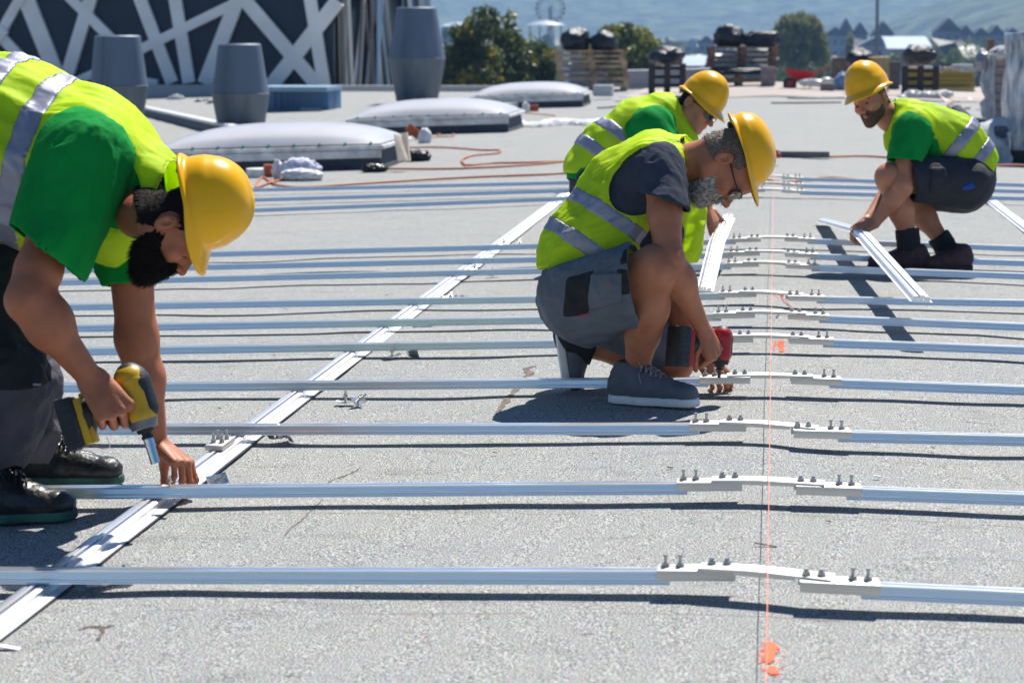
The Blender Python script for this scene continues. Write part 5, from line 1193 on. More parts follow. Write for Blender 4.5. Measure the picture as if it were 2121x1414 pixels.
    # shorts
    S = [C(q(1205, 612, 7.56), q(1215, 600, 7.50), .155, .150), C(q(1208, 612, 7.44), q(1335, 567, 7.24), .146, .105, k=.05), C(q(1215, 640, 7.45), q(1330, 600, 7.26), .12, .100, k=.05), C(q(1220, 625, 7.70), q(1372, 720, 7.80), .125, .090, k=.06)]
    cl = [(q(1316, 590, 7.25), cv(.96, .12, .25))]
    fs_ = [(.008, 8, cv(.5, -.86, 0), .25), (.003, 24, cv(.9, .3, 0), .3)]
    S1 = S[:3]; sh_, V, Fc = cloth('shorts', S1, M_shorts, e, h=.006, clips=cl+[(q(1140, 560, 7.5), cv(-.3, 1, 0))], folds=fs_, thick=.004)
    cloth('shorts_leg', [S[3]], M_shorts, e, h=.007, clips=[(q(1388, 735, 7.8), cv(.85, -.5, 0))], folds=fs_)
    # black pocket panels and trim on the shorts
    cloth('pocket_panel', S1, M_blk, sh_, h=.006, off=.0045, thick=.002, clips=cl+[(q(1226, 600, 7.3), cv(1, -.16, 0)), (q(1170, 600, 7.3), cv(-1, .10, 0)), (q(1200, 570, 7.3), cv(-.25, 1, 0)), (q(1200, 655, 7.3), cv(.1, -1, 0)), (q(1200, 600, 7.52), -TC)], folds=fs_)
    cloth('cargo_pocket', S1, M_shorts, sh_, h=.006, off=.009, thick=.003, clips=cl+[(q(1284, 600, 7.3), cv(1, 0, 0)), (q(1222, 600, 7.3), cv(-1, .12, 0)), (q(1250, 569, 7.3), cv(-.05, 1, 0)), (q(1250, 636, 7.3), cv(.25, -1, 0)), (q(1200, 600, 7.50), -TC)], folds=fs_)
    cloth('leg_trim', S1, M_blk, sh_, h=.006, off=.0055, thick=.002, clips=cl+[(q(1290, 600, 7.25), cv(-.96, -.1, -.2)), (q(1300, 560, 7.3), cv(0, 1, 0)), (q(1300, 612, 7.3), cv(0, -1, 0)), (q(1200, 600, 7.50), -TC)], folds=fs_)
    cloth('leg_trim', S1, M_blk, sh_, h=.006, off=.0055, thick=.002, clips=cl+[(q(1307, 530, 7.25), cv(.96, -.3, 0)), (q(1284, 540, 7.25), cv(-.96, .3, 0)), (q(1300, 518, 7.3), cv(0, 1, 0)), (q(1300, 551, 7.3), cv(0, -1, 0)), (q(1200, 600, 7.50), -TC)], folds=fs_)
    m = MB(); c = q(1211, 652, 7.235); m.cbox(c, (.042, .004, .007), np.stack([nz(cv(.95, .25, 0)), TC, np.cross(nz(cv(.95, .25, 0)), TC)], 1), .001); m.build('red_tag', M_red, sh_)
    # socks, shoes
    cloth('sock', [C(q(1222, 722, 7.80), q(1186, 705, 7.80), .052, .05), C(q(1186, 705, 7.8), q(1176, 690, 7.8), .05, .045)], M_blk, e, h=.006, clips=[(q(1232, 722, 7.8), cv(.9, -.3, 0))])
    Mu = mat('grey_canvas', (.12, .135, .165), .85, bump=.002, bscale=120, var=.1, vscale=20); Ms = mat('white_sole', (.80, .81, .80), .55, var=.08, vscale=20); Ml = mat('grey_lace', (.26, .28, .32), .8)
    hl, to = G(1266, 831), G(1446, 842); hl, to = hl, to
    shoe(e, 'shoe', hl+np.array([0, -.0, .0]), to, an, 1, Mu, Ms, laces=Ml, w=.047, high=.006)
    # rear foot: standing on its toes, sole to the left
    heel = q(1146, 672, 7.82); toe = q(1166, 806, 7.80); shoe(e, 'shoe', heel, toe, a2, 1, Mu, Ms, laces=Ml, up=cv(1, .12, 0), w=.052)
    return e
PB = personB()
# ------------------------------------------------------------ standing man bent over at the left
def personA():
    q = lambda x, y, D: W(x, y, D)
    e = empty('person', G(60, 1060), 'bearded man bending down at the left in green shirt and hi-vis vest', 'person'); body = []
    f = cv(.38, -.925, .05); u = cv(.92, .38, .05); ear = q(351, 462, 5.52); O = ear-TC*.09+nz(f)*.012
    body.append(head_parts(e, O, f, u, (.94, 1.10, 1.12), M_skA, [q(285, 415, 5.80)], hair=M_hairD, beard=M_hairD, beardlen=.015, strands=5000, htilt=math.radians(-9.5), hshift=(-.040, 0, .034), hsc=.965, hsm=(1.05, 1.08, 1.06), eyes=False, hatlab='yellow hard hat on the bearded man bending down', nr=.066, hairlow=-.072))
    sh, el, wr = q(160, 330, 5.72), q(58, 622, 5.50), q(188, 783, 5.60)
    A = [C(sh, el*.8+sh*.2, .072, .062), C(el*.8+sh*.2, el, .062, .055), C(el, el*.66+wr*.34, .057, .055, k=.04), C(el*.66+wr*.34, wr, .056, .034, k=.04), El(el*.72+wr*.28+cv(.01, .01, .0), (.059, .059, .064), k=.04)]
    xh = cv(.60, -.78, .10); zh = cv(.25, .35, .9)
    A += hand_prims(wr, xh, zh, 1, ((62, 62, 30), (66, 70, 30), (68, 72, 30), (70, 74, 30)), (.80, .35, -.5), sc=1.32)
    body.append(solid(A, .0034))
    sh2, el2, wr2 = q(262, 440, 5.98), q(283, 700, 6.06), q(326, 920, 6.12)
    A = [C(sh2, el2, .070, .060), C(el2, el2*.62+wr2*.38, .060, .057, k=.04), C(el2*.62+wr2*.38, wr2, .057, .031, k=.04)]
    xh = cv(.74, -.50, .30); zh = cv(.62, .75, .25)
    A += hand_prims(wr2, xh, zh, 1, ((38, 40, 18), (48, 34, 14), (52, 30, 12), (54, 28, 10)), (.42, .15, -1.0), tb=(6, 10), sc=1.18)
    body.append(solid(A, .0034))
    V, Fc = join(body); mkobj('body', V, Fc, M_skA, e, smooth=True)
    # shirt
    T = [C(q(-130, 430, 6.10), q(10, 335, 6.05), .22, .262), C(q(10, 335, 6.05), q(165, 365, 5.98), .262, .222, k=.06), C(q(165, 365, 5.98), q(262, 400, 5.88), .215, .135, k=.06), C(q(262, 400, 5.88), q(320, 415, 5.80), .12, .085, k=.04), C(q(180, 330, 5.78), q(245, 400, 6.06), .120, .12, k=.06)]
    hem = (q(104, 528, 5.58), cv(-.62, -.79, .12)); hem2 = (q(275, 586, 6.0), cv(.10, -.99, 0))
    slv = [C(q(172, 330, 5.70), q(92, 540, 5.56), .128, .106, k=.06), C(q(255, 440, 6.0), q(279, 600, 6.0), .105, .080, k=.05)]
    fo = [(.010, 6.5, cv(-.35, -.93, 0), .16), (.0028, 20, cv(-.5, -.8, 0), .25)]
    ts, V, Fc = cloth('t_shirt', T, M_green, e, h=.0065, clips=[(q(316, 420, 5.8), cv(.9, .1, 0))], folds=fo)
    sleeve(e, [slv[0]], M_green, ts, hem, .006, fo); sleeve(e, [slv[1]], M_green, ts, hem2, .006, fo)
    P = [C(q(-160, 420, 6.10), q(5, 328, 6.05), .25, .285), C(q(5, 328, 6.05), q(160, 358, 5.98), .285, .238, k=.06), C(q(160, 358, 5.98), q(262, 392, 5.88), .235, .150, k=.06), C(q(262, 392, 5.88), q(322, 408, 5.80), .135, .105, k=.04), C(q(180, 325, 5.80), q(240, 395, 6.06), .134, .134, k=.06),
         C(q(250, 430, 5.90), q(246, 480, 5.92), .11, .085, k=.05)]
    holes = [El(q(184, 368, 5.50), (.132, .222, .33), np.stack([cv(.975, .22, 0), cv(-.22, .975, 0), TC], 1), k=0), El(q(262, 500, 6.2), (.14, .16, .22), np.stack([RT, UP, TC], 1), k=0), C(q(322, 416, 5.8), q(420, 430, 5.8), .098, .2, k=0), C(q(150, 470, 5.3), q(90, 560, 5.3), .17, .17, k=0), C(q(316, 470, 5.78), q(345, 520, 5.75), .075, .1, k=0)]
    clips = [(q(20, 509, 5.9), cv(.05, -1, -.0)), (q(-230, 400, 6), cv(-1, 0, 0))]; fl = [(.013, 6, cv(.75, -.6, 0), .22), (.004, 17, cv(.9, -.4, 0), .3)]
    clips = [(q(30, 515, 5.75), cv(-.38, -.92, 0)), (q(-230, 400, 6), cv(-1, 0, 0))]
    vest, V, Fc = cloth('safety_vest', P, M_hv, e, h=.0075, clips=clips, cuts=holes, folds=fl)
    binding(e, vest, V, Fc, M_hv2)
    band(e, P, M_ref, vest, .005, q(50, 330, 5.8), cv(.955, -.29, .05), .070, h=.0075, cuts=holes, extra=clips, folds=fl); band(e, P, M_ref, vest, .005, q(-62, 290, 5.8), cv(.955, -.29, .05), .070, h=.0075, cuts=holes, extra=clips, folds=fl)
    # trousers
    Tn = [C(q(-140, 470, 6.08), q(-60, 500, 6.08), .22, .20), C(q(-90, 520, 5.97), q(2, 790, 5.80), .165, .118, k=.06), C(q(2, 790, 5.80), q(-4, 880, 5.83), .118, .105, k=.06), C(q(-4, 880, 5.83), q(-42, 975, 5.88), .105, .088, k=.05)]
    T2 = [C(q(-60, 520, 6.25), q(34, 800, 6.2), .15, .105, k=.05), C(q(34, 800, 6.2), q(40, 880, 6.22), .105, .092, k=.05), C(q(40, 880, 6.22), q(46, 965, 6.32), .092, .082, k=.05)]
    fs_ = [(.014, 6, cv(.75, .6, 0), .45), (.005, 18, cv(.9, .3, 0), .45)]
    for nm, pr, cl in (('trousers', Tn, [(q(-20, 976, 5.85), cv(.15, -1, 0))]), ('trouser_leg', T2, [(q(60, 962, 6.3), cv(.25, -1, 0))])):
        o, V, Fc = cloth(nm, pr, (M_purp, M_blk), e, h=.0075, clips=cl+[(q(0, 440, 6), cv(0, 1, 0))], folds=fs_, thick=.004)
        zc = V[Fc].mean(1)[:, 2]; z1 = q(0, 797, 5.75)[2]; z2 = q(0, 560, 5.75)[2]; o.data.polygons.foreach_set('material_index', [1 if z > z1 else 0 for z in zc])
        if nm == 'trousers': tr_ = o
    m = MB(); m.cbox(q(72, 796, 5.70), (.035, .004, .006), np.stack([RT, TC, np.cross(RT, TC)], 1), .001); m.build('reflective_piping', M_ref, tr_)
    Mb = mat('black_boot_leather', (.010, .012, .013), .38, bump=.003, bscale=50, var=.4, vscale=14, var2=(.035, .033, .03)); Mt = mat('teal_sole', (.012, .03, .03), .7, var=.4, vscale=12, var2=(.05, .17, .12))
    shoe(e, 'boot', G(-68, 1078), G(152, 1072), q(-30, 980, 5.88), 1, Mb, Mt, 'black boot with teal sole, nearer one, toe in front of the rail', high=.05, w=.054, solet=.026)
    shoe(e, 'boot', G(36, 1000), G(252, 1000), q(46, 940, 6.3), 1, Mb, Mt, 'black boot with worn scuffed toe, farther one behind the rail', high=.05, w=.052, solet=.026)
    return e
PA = personA()
M_brd = mat('short_brown_beard', (.06, .03, .02), .85, var=.4, vscale=150, var2=(.19, .095, .06), bump=.002, bscale=250)
def personC():
    q = lambda x, y, D: W(x, y, D)
    e = empty('person', G(1290, 552), 'man in green shirt, vest and dark sunglasses crouching directly behind the grey-shirted man', 'person'); body = []
    f = cv(.60, -.60, .52); u = cv(.60, .76, .20); u = nz(u-nz(f)*np.dot(u, nz(f))); f = nz(f); l = np.cross(u, f); ear = q(1427, 211, 11.75)
    near = -l if np.dot(-l, TC) > 0 else l
    O = ear-near*.092+f*.014+u*.004
    body.append(head_parts(e, O, f, u, (1.17, 1.14, 1.16), M_skC, [q(1392, 250, 11.9)], hair=M_hairD, beard=None, glasses=True, eyes=False, htilt=math.radians(3), hatlab='yellow hard hat on the man wearing dark sunglasses', h=.0036, nr=.064))
    sh, el, wr = q(1358, 272, 11.65), q(1405, 372, 11.6), q(1462, 428, 11.62)
    A = [C(sh, el, .068, .054), C(el, wr, .054, .032)]
    A += hand_prims(wr, cv(.50, -.86, .1), cv(.75, .35, .55), -1, ((22, 28, 14), (26, 30, 14), (30, 30, 14), (32, 32, 14)), (.75, .45, -.55), sc=1.16)
    body.append(solid(A, .005))
    A = [C(q(1375, 270, 12.05), q(1425, 370, 12.0), .066, .052), C(q(1425, 370, 12.0), q(1472, 440, 11.75), .052, .032)]+hand_prims(q(1472, 440, 11.75), cv(.5, -.8, 0), cv(.3, .3, -.9), 1, ((30, 30, 15),)*4, (.8, .4, -.3), sc=1.14)
    body.append(solid(A, .006)); V, Fc = join(body); mkobj('body', V, Fc, M_skC, e, smooth=True)
    T = [C(q(1240, 368, 11.85), q(1272, 315, 11.85), .178, .170), C(q(1272, 315, 11.85), q(1322, 276, 11.85), .170, .158, k=.06), C(q(1322, 276, 11.85), q(1375, 246, 11.85), .155, .105, k=.06), C(q(1375, 246, 11.85), q(1400, 240, 11.85), .10, .08, k=.04), C(q(1352, 262, 11.70), q(1372, 262, 12.02), .095, .095, k=.06)]
    slv = [C(q(1352, 268, 11.68), q(1390, 335, 11.62), .108, .092, k=.05)]
    cloth('t_shirt', T+slv, M_green, e, h=.008, clips=[(q(1404, 236, 11.8), cv(.95, .2, 0)), (q(1190, 372, 11.8), cv(-.2, -1, 0))], folds=[(.009, 7, cv(.5, -.8, 0), .16)])
    P = [C(q(1236, 352, 11.85), q(1272, 312, 11.85), .178, .180), C(q(1272, 312, 11.85), q(1320, 272, 11.85), .180, .166, k=.06), C(q(1320, 272, 11.85), q(1372, 240, 11.85), .166, .115, k=.06), C(q(1372, 240, 11.85), q(1400, 232, 11.85), .11, .090, k=.04), C(q(1350, 260, 11.72), q(1370, 258, 12.0), .105, .105, k=.06), C(q(1400, 262, 11.8), q(1420, 290, 11.8), .07, .06, k=.03)]
    holes = [El(q(1342, 268, 11.45), (.200, .125, .30), np.stack([cv(.88, -.47, 0), cv(.47, .88, 0), TC], 1), k=0), C(q(1408, 228, 11.85), q(1480, 215, 11.85), .095, .2, k=0)]
    clips = [(q(1200, 362, 11.8), cv(-.25, -1, 0))]; fl = [(.012, 6, cv(.55, -.83, 0), .22)]
    vest, V, Fc = cloth('safety_vest', P, M_hv, e, h=.009, clips=clips, cuts=holes, folds=fl); n = cv(.62, .78, 0)
    binding(e, vest, V, Fc, M_hv2)
    band(e, P, M_ref, vest, .006, q(1266, 272, 11.85), n, .07, h=.009, cuts=holes, extra=clips, folds=fl); band(e, P, M_ref, vest, .006, q(1232, 315, 11.85), n, .07, h=.009, cuts=holes, extra=clips, folds=fl)
    S = [C(q(1240, 385, 11.85), q(1250, 370, 11.85), .165, .165), C(q(1245, 385, 11.72), q(1380, 420, 11.55), .13, .10, k=.05), C(q(1250, 390, 12.0), q(1370, 440, 12.1), .13, .10, k=.05), C(q(1380, 420, 11.55), q(1320, 535, 11.65), .09, .07, k=.04), C(q(1370, 440, 12.1), q(1290, 535, 12.15), .09, .07, k=.04)]
    cloth('trousers', S, M_navy2, e, h=.010, clips=[(q(1240, 345, 11.8), cv(0, 1, 0))], folds=[(.008, 8, cv(0, 1, 0), .8)])
    Ms = mat('dark_sole', (.02, .02, .02), .7)
    shoe(e, 'shoe', G(1300, 556), G(1395, 558), q(1320, 530, 11.7), 1, M_blk, Ms, w=.05); shoe(e, 'shoe', G(1270, 540), G(1365, 542), q(1290, 525, 12), 1, M_blk, Ms, w=.05)
    return e
PC = personC()
def personD():
    q = lambda x, y, D: W(x, y, D)
    e = empty('person', G(1900, 556), 'crouching man at right facing left, turned to the camera, lifting the tilted base profile', 'person'); body = []
    f = nz(cv(-.60, -.33, .73)); u = cv(-.38, .90, .10); u = nz(u-f*np.dot(u, f)); l = np.cross(u, f); near = l if np.dot(l, TC) > 0 else -l
    ear = q(1833, 200, 11.75); side = l if np.dot(l, RT) > 0 else -l; O = ear-side*.092+f*.014+u*.004
    body.append(head_parts(e, O, f, u, (1.13, 1.12, 1.16), M_skC, [q(1868, 262, 11.9)], hair=M_stub, beard=M_brd, beardlen=.0036, strands=900, beardx=.006, htilt=math.radians(3), hshift=(-.010, 0, .014), hatlab='yellow hard hat on the man turned to the camera at right', h=.0034, nr=.064, browm=M_hairD))
    sh, el, wr = q(1882, 278, 11.66), q(1869, 388, 11.55), q(1813, 461, 11.60)
    A = [C(sh, el, .066, .052), C(el, el*.62+wr*.38, .053, .050, k=.04), C(el*.62+wr*.38, wr, .050, .031, k=.04)]
    A += hand_prims(wr, cv(-.90, -.38, .15), cv(-.2, .75, .62), -1, ((50, 50, 25), (54, 52, 25), (56, 52, 25), (58, 52, 25)), (.7, .5, -.5), sc=1.16)
    body.append(solid(A, .0048))
    el2, wr2 = q(1842, 392, 12.0), q(1797, 456, 11.82); A = [C(q(1870, 285, 12.05), el2, .064, .052), C(el2, wr2, .052, .031)]+hand_prims(wr2, cv(-.75, -.6, .0), cv(-.5, .6, -.5), 1, ((45, 45, 20),)*4, (.8, .5, -.4), sc=1.14)
    body.append(solid(A, .005))
    k1, a1 = q(1842, 368, 11.62), q(1884, 505, 11.72); Lg = [C(q(1960, 380, 11.7), k1, .09, .072), El(k1+cv(.0, .005, 0), (.078, .085, .078)), C(k1, q(1866, 435, 11.66), .070, .070, k=.04), C(q(1866, 435, 11.66), a1, .070, .042, k=.04), C(a1, q(1886, 535, 11.73), .042, .042)]
    k2, a2 = q(1872, 385, 12.02), q(1956, 505, 11.92); Lg += [C(q(1970, 390, 12.0), k2, .09, .072), C(k2, q(1915, 450, 11.98), .068, .068, k=.03), C(q(1915, 450, 11.98), a2, .068, .042, k=.04), C(a2, q(1972, 532, 11.9), .042, .042)]
    body.append(solid(Lg, .0055)); V, Fc = join(body); mkobj('body', V, Fc, M_skC, e, smooth=True)
    T = [C(q(2000, 350, 11.87), q(1968, 306, 11.85), .165, .165), C(q(1968, 306, 11.85), q(1918, 284, 11.85), .165, .150, k=.06), C(q(1918, 284, 11.85), q(1878, 256, 11.85), .15, .105, k=.06), C(q(1878, 256, 11.85), q(1856, 246, 11.85), .10, .082, k=.04), C(q(1895, 268, 11.68), q(1885, 268, 12.02), .098, .095, k=.06), C(q(1880, 290, 11.75), q(1865, 320, 11.8), .08, .06, k=.05)]
    hem = (q(1870, 334, 11.6), cv(-.10, -.99, 0)); slv = [C(q(1893, 272, 11.66), q(1870, 350, 11.56), .105, .082, k=.05)]
    ts, V, Fc = cloth('t_shirt', T, M_green, e, h=.008, clips=[(q(1848, 240, 11.8), cv(-.9, .25, 0)), (q(2020, 372, 11.8), cv(.3, -1, 0)), (q(1880, 345, 11.7), cv(-.1, -1, 0))], folds=[(.009, 7, cv(-.3, -.95, 0), .16), (.003, 22, cv(-.3, -.9, 0), .25)])
    sleeve(e, slv, M_green, ts, hem, .007, [(.009, 7, cv(-.3, -.95, 0), .16), (.003, 22, cv(-.3, -.9, 0), .25)])
    P = [C(q(2004, 338, 11.87), q(1968, 302, 11.85), .172, .176), C(q(1968, 302, 11.85), q(1916, 278, 11.85), .176, .162, k=.06), C(q(1916, 278, 11.85), q(1876, 250, 11.85), .162, .118, k=.06), C(q(1876, 250, 11.85), q(1856, 240, 11.85), .112, .092, k=.04), C(q(1892, 265, 11.70), q(1885, 265, 12.0), .108, .105, k=.06), C(q(1850, 270, 11.80), q(1852, 300, 11.82), .05, .04, k=.03)]
    holes = [El(q(1908, 286, 11.42), (.200, .135, .30), np.stack([cv(.93, -.37, 0), cv(.37, .93, 0), TC], 1), k=0), C(q(1850, 238, 11.85), q(1780, 235, 11.85), .095, .2, k=0), C(q(1885, 330, 11.4), q(1872, 380, 11.4), .09, .09, k=0)]
    clips = [(q(1940, 336, 11.7), cv(.10, -1, 0)), ]; clips = [(q(1950, 338, 11.7), cv(.55, -.84, 0)), (q(1900, 330, 11.7), cv(0, -1, 0))]; clips = [(q(2028, 368, 11.7), cv(.42, -.90, 0)), (q(2048, 360, 11.8), cv(.8, -.6, 0))]
    fl = [(.012, 6, cv(.7, -.7, 0), .22)]
    vest, V, Fc = cloth('safety_vest', P, M_hv, e, h=.008, clips=clips, cuts=holes+[C(q(1900, 352, 11.4), q(1992, 368, 11.4), .055, .085, k=0)], folds=fl); n = cv(.76, -.65, 0)
    binding(e, vest, V, Fc, M_hv2)
    band(e, P, M_ref, vest, .006, q(1980, 297, 11.8), n, .065, h=.008, cuts=holes, extra=clips, folds=fl); band(e, P, M_ref, vest, .006, q(2022, 330, 11.8), n, .065, h=.008, cuts=holes, extra=clips, folds=fl)
    S = [C(q(2000, 372, 11.86), q(1990, 362, 11.86), .160, .155), C(q(1998, 380, 11.74), q(1880, 370, 11.62), .145, .11, k=.06), C(q(1998, 388, 12.0), q(1890, 392, 12.05), .14, .108, k=.06)]
    fs_ = [(.007, 7, cv(.9, .1, 0), .6), (.002, 26, cv(.9, .3, 0), .35)]; cl = [(q(1881, 370, 11.7), cv(-.98, -.15, 0)), (q(1960, 325, 11.8), cv(-.1, 1, 0))]
    so, V, Fc = cloth('shorts', S, M_navy2, e, h=.008, clips=cl, folds=fs_, thick=.004)
    cloth('cargo_pocket', S, M_navy2, so, h=.008, off=.010, thick=.003, clips=cl+[(q(1948, 370, 11.7), cv(1, .1, 0)), (q(1914, 370, 11.7), cv(-1, 0, 0)), (q(1930, 352, 11.7), cv(0, 1, 0)), (q(1930, 402, 11.7), cv(.1, -1, 0)), (q(1930, 380, 11.8), -TC)], folds=fs_)
    cloth('blue_lining', S, M_blue2, so, h=.008, off=.008, thick=.002, clips=cl+[(q(2008, 384, 11.7), cv(.8, .5, 0)), (q(1982, 396, 11.7), cv(-1, -.4, 0)), (q(1990, 386, 11.7), cv(-.5, 1, 0)), (q(1990, 399, 11.7), cv(.3, -1, 0)), (q(1930, 380, 11.8), -TC)], folds=fs_)
    cloth('sock', [C(q(1878, 470, 11.70), q(1888, 545, 11.73), .058, .056)], M_blk, e, h=.007, clips=[(q(1878, 474, 11.7), cv(-.1, 1, 0))], folds=[(.003, 20, cv(1, 0, 0), .3)]); cloth('sock', [C(q(1935, 478, 11.95), q(1978, 540, 11.9), .056, .054)], M_blk, e, h=.007, clips=[(q(1942, 488, 11.95), cv(-.55, .83, 0))], folds=[(.004, 20, cv(.8, .6, 0), .3)])
    Mu = mat('red_patterned_shoe', (.028, .027, .038), .75, var=.5, vscale=30, var2=(.10, .028, .024), detail=1); Ms = mat('black_shoe_sole', (.012, .012, .014), .7)
    shoe(e, 'shoe', G(1920, 560), G(1799, 558), q(1886, 530, 11.7), 1, Mu, Ms, w=.052); shoe(e, 'shoe', G(2006, 559), G(1916, 562), q(1972, 528, 11.9), 1, Mu, Ms, w=.052)
    return e
PD = personD()
# ------------------------------------------------------------ cordless tools (held, so things of their own)
def Rm(a, h): a = nz(a); h = nz(np.array(h)-a*np.dot(h, a)); return np.stack([a, h, np.cross(a, h)], 1)   # columns: bit axis, handle axis, side
M_toolk = mat('tool_black_plastic', (.016, .018, .021), .5, bump=.001, bscale=150); M_tooly = mat('tool_yellow_plastic', (.62, .36, .004), .42, var=.12, vscale=30); M_toolg = mat('tool_grey_metal', (.20, .21, .22), .42, .6); M_chrome = mat('chrome_socket', (.75, .76, .78), .14, 1.0); M_toolr = mat('tool_red_plastic', (.42, .012, .018), .4); M_dirt = mat('worn_black_battery', (.022, .026, .028), .55, var=.5, vscale=30, bump=.001, bscale=90)
def driver(o, a, h, sc, label, body, foot, kind, bs=1.0):
    R = Rm(a, h); o = np.array(o, float); e = empty('cordless_driver', o, label, 'cordless driver')
    def T(*p): return o+R@(np.array(p, float)*sc)
    sb = sc*bs
    def T2(*p): return o+R@(np.array(p, float)*sb)
    def cap4(p0, p1, r0, r1, flat=1.0): return C(T2(*p0), T2(*p1), r0*sb, r1*sb, k=.012*sb, flat=(R[:, 2], flat))
    def cap3(p0, p1, r0, r1=None, flat=None): return C(T(*p0), T(*p1), r0*sc, (r1 or r0)*sc, k=.012*sc, **({'flat': (R[:, 2], flat)} if flat else {}))
    def S(prims, name, m, par=e, h_=.0028, clips=()):
        V, Fc = garment(prims, h_, rel=2, open_=False, clips=clips); return mkobj(name, V, Fc, m, par, smooth=True)
    S([cap3((-.055, 0, 0), (.028, 0, 0), .033, .034), cap3((-.06, .0, 0), (-.055, 0, 0), .028, .033)], 'motor_housing', body)
    S([cap3((-.050, 0, 0), (-.064, 0, 0), .0345, .029), cap3((-.05, -.014, 0), (.02, -.016, 0), .0255, .0255)], 'rear_cap', M_toolk)
    S([cap3((-.048, .012, 0), (.030, .017, 0), .0262, .0262)], 'side_grip', M_toolk)
    hs = S([cap3((.030, 0, 0), (.060, 0, 0), .0335, .026)], 'gearcase', M_toolg if kind else M_toolk, clips=[(T(.024, 0, 0), -R[:, 0]), (T(.070, 0, 0), R[:, 0])])
    m = MB(); m.cyl(T(.066, 0, 0), T(.080, 0, 0), .0235*sc, .0205*sc, 24); m.cyl(T(.078, 0, 0), T(.092, 0, 0), .013*sc, .0125*sc, 18); m.cyl(T(.088, 0, 0), T(.096, 0, 0), .0155*sc, n=18); m.build('chuck', M_toolk, e, autos=30, smooth=True)
    m = MB()
    if kind: m.cyl(T(.090, 0, 0), T(.120, 0, 0), .0132*sc, .0125*sc, 20); m.cyl(T(.118, 0, 0), T(.160, 0, 0), .0118*sc, n=20); m.cyl(T(.112, 0, 0), T(.116, 0, 0), .0138*sc, n=20); m.build('socket', M_chrome, e, autos=30, smooth=True)
    else: m.cyl(T(.094, 0, 0), T(.118, 0, 0), .006*sc, n=8); m.cyl(T(.112, 0, 0), T(.130, 0, 0), .0078*sc, n=12); m.build('nut_bit', M_dsteel, e, autos=30)
    S([cap4((-.004, .02, 0), (-.014, .085, 0), .021, .0175, .85), cap4((-.014, .085, 0), (-.006, .125, 0), .0175, .021, .9), cap4((-.006, .122, 0), (.028, .135, 0), .02, .014, 1.2)], 'grip', M_toolk)
    S([cap3((.026, .036, 0), (.030, .058, 0), .009, .008, 1.0)], 'trigger', M_toolk if kind else M_toolr)
    m = MB(); m.cbox(T2(.008, .139, 0), (.118*sb, .020*sb, .066*sb), R, .006*sc); m.cbox(T2(.045, .126, 0), (.045*sb, .016*sb, .050*sb), R, .005*sc); ft = m.build('battery_foot', foot, e, autos=30, smooth=True)
    m = MB(); m.cbox(T2(.006, .171, 0), (.132*sb, .046*sb, .078*sb), R, .008*sc)
    bt = m.build('battery', M_dirt, e, autos=30, smooth=True)
    for k in range(5):
        for sd in (-1, 1): m = MB(); m.cbox(T2(-.038+k*.022, .172, .0395*sd), (.014*sb, .030*sb, .003*sb), R, .001); m.build('battery_rib', M_toolk, bt)
    m = MB()
    for k in range(5): m.box(T(-.046+k*.007, .0, .0345), (.003*sc, .026*sc, .003*sc), R)
    m.box(T(-.010, .0, .0345), (.005*sc, .034*sc, .003*sc), R)
    for k in range(3): m.box(T(-.062+.003*abs(k-1), -.012+k*.012, .028), (.012*sc, .005*sc, .006*sc), R)
    m.build('vent_slot', M_toolk, e)
    if not kind: m = MB(); m.cbox(T2(-.014, .118, .03), (.02*sc, .03*sc, .012*sc), R, .002); m.build('belt_clip', M_chrome, e)
    else:
        m = MB(); m.tube(spline([T(.07, .14, .03), T(.088, .115, .034), T(.085, .10, .03), T(.062, .10, .02)], 6), .0012*sc, 5); m.build('wire_loop', M_chrome, e)
        m = MB(); m.cbox(T2(-.054, .128, .012), (.016*sc, .016*sc, .02*sc), R, .005*sc); m.build('foot_lug', foot, ft)
    # small moulded marks on the housing
    m = MB(); m.cbox(T(.010, .0, .0345), (.016*sc, .030*sc, .002*sc), R, .0005); m.build('badge', mat('badge', (.45, .27, .01), .5) if kind else mat('badge', (.25, .25, .25), .5), e)
    return e
driver(W(284, 832, 5.665), cv(.29, -.955, .02), cv(-.95, -.31, .06), 1.14, 'yellow and black cordless impact driver with chrome socket in the bearded man\'s hand', M_tooly, M_tooly, True)
driver(W(1494, 722, 7.45), cv(-.08, -.99, .02), cv(-.86, -.12, .50), .84, 'red and black cordless impact driver held by the man in the grey t-shirt', M_toolr, M_toolr, False, 1.36)

# ------------------------------------------------------------ loose and held base profiles
def prof_along(e, pts, w=1.0, upv=(0, 0, 1)):
    P = pts; n = len(P); k = len(bprof); vs_ = []; fs = []
    for i, p in enumerate(P):
        t = nz(P[min(i+1, n-1)]-P[max(i-1, 0)]); sd = nz(np.cross(t, upv)); v = np.cross(sd, t)
        for x, z in bprof: vs_.append(p+sd*x*w+v*z*w)
    for i in range(n-1):
        for j in range(k): fs.append((i*k+j, i*k+(j+1) % k, (i+1)*k+(j+1) % k, (i+1)*k+j))
    fs += [tuple(range(k))[::-1], tuple(range((n-1)*k, n*k))]; m = MB(); m.add(vs_, fs); return m
m = prof_along(None, [W(1704, 461, 14.4)*(1-t)+W(1781, 483, 11.6)*t for t in np.linspace(0, .95, 6)]+[W(1781, 483, 11.6)+np.array([0, 0, -.004])]+[W(1781, 483, 11.6)*(1-t)+W(1908, 626, 8.75)*t for t in np.linspace(.05, 1, 6)], 1.22, upv=nz((.05, .0, 1)))
m.build('base_profile', M_alu3, autos=30, label='long tilted base profile lifted by the man at right with a hole pattern of glints', cat='profile')
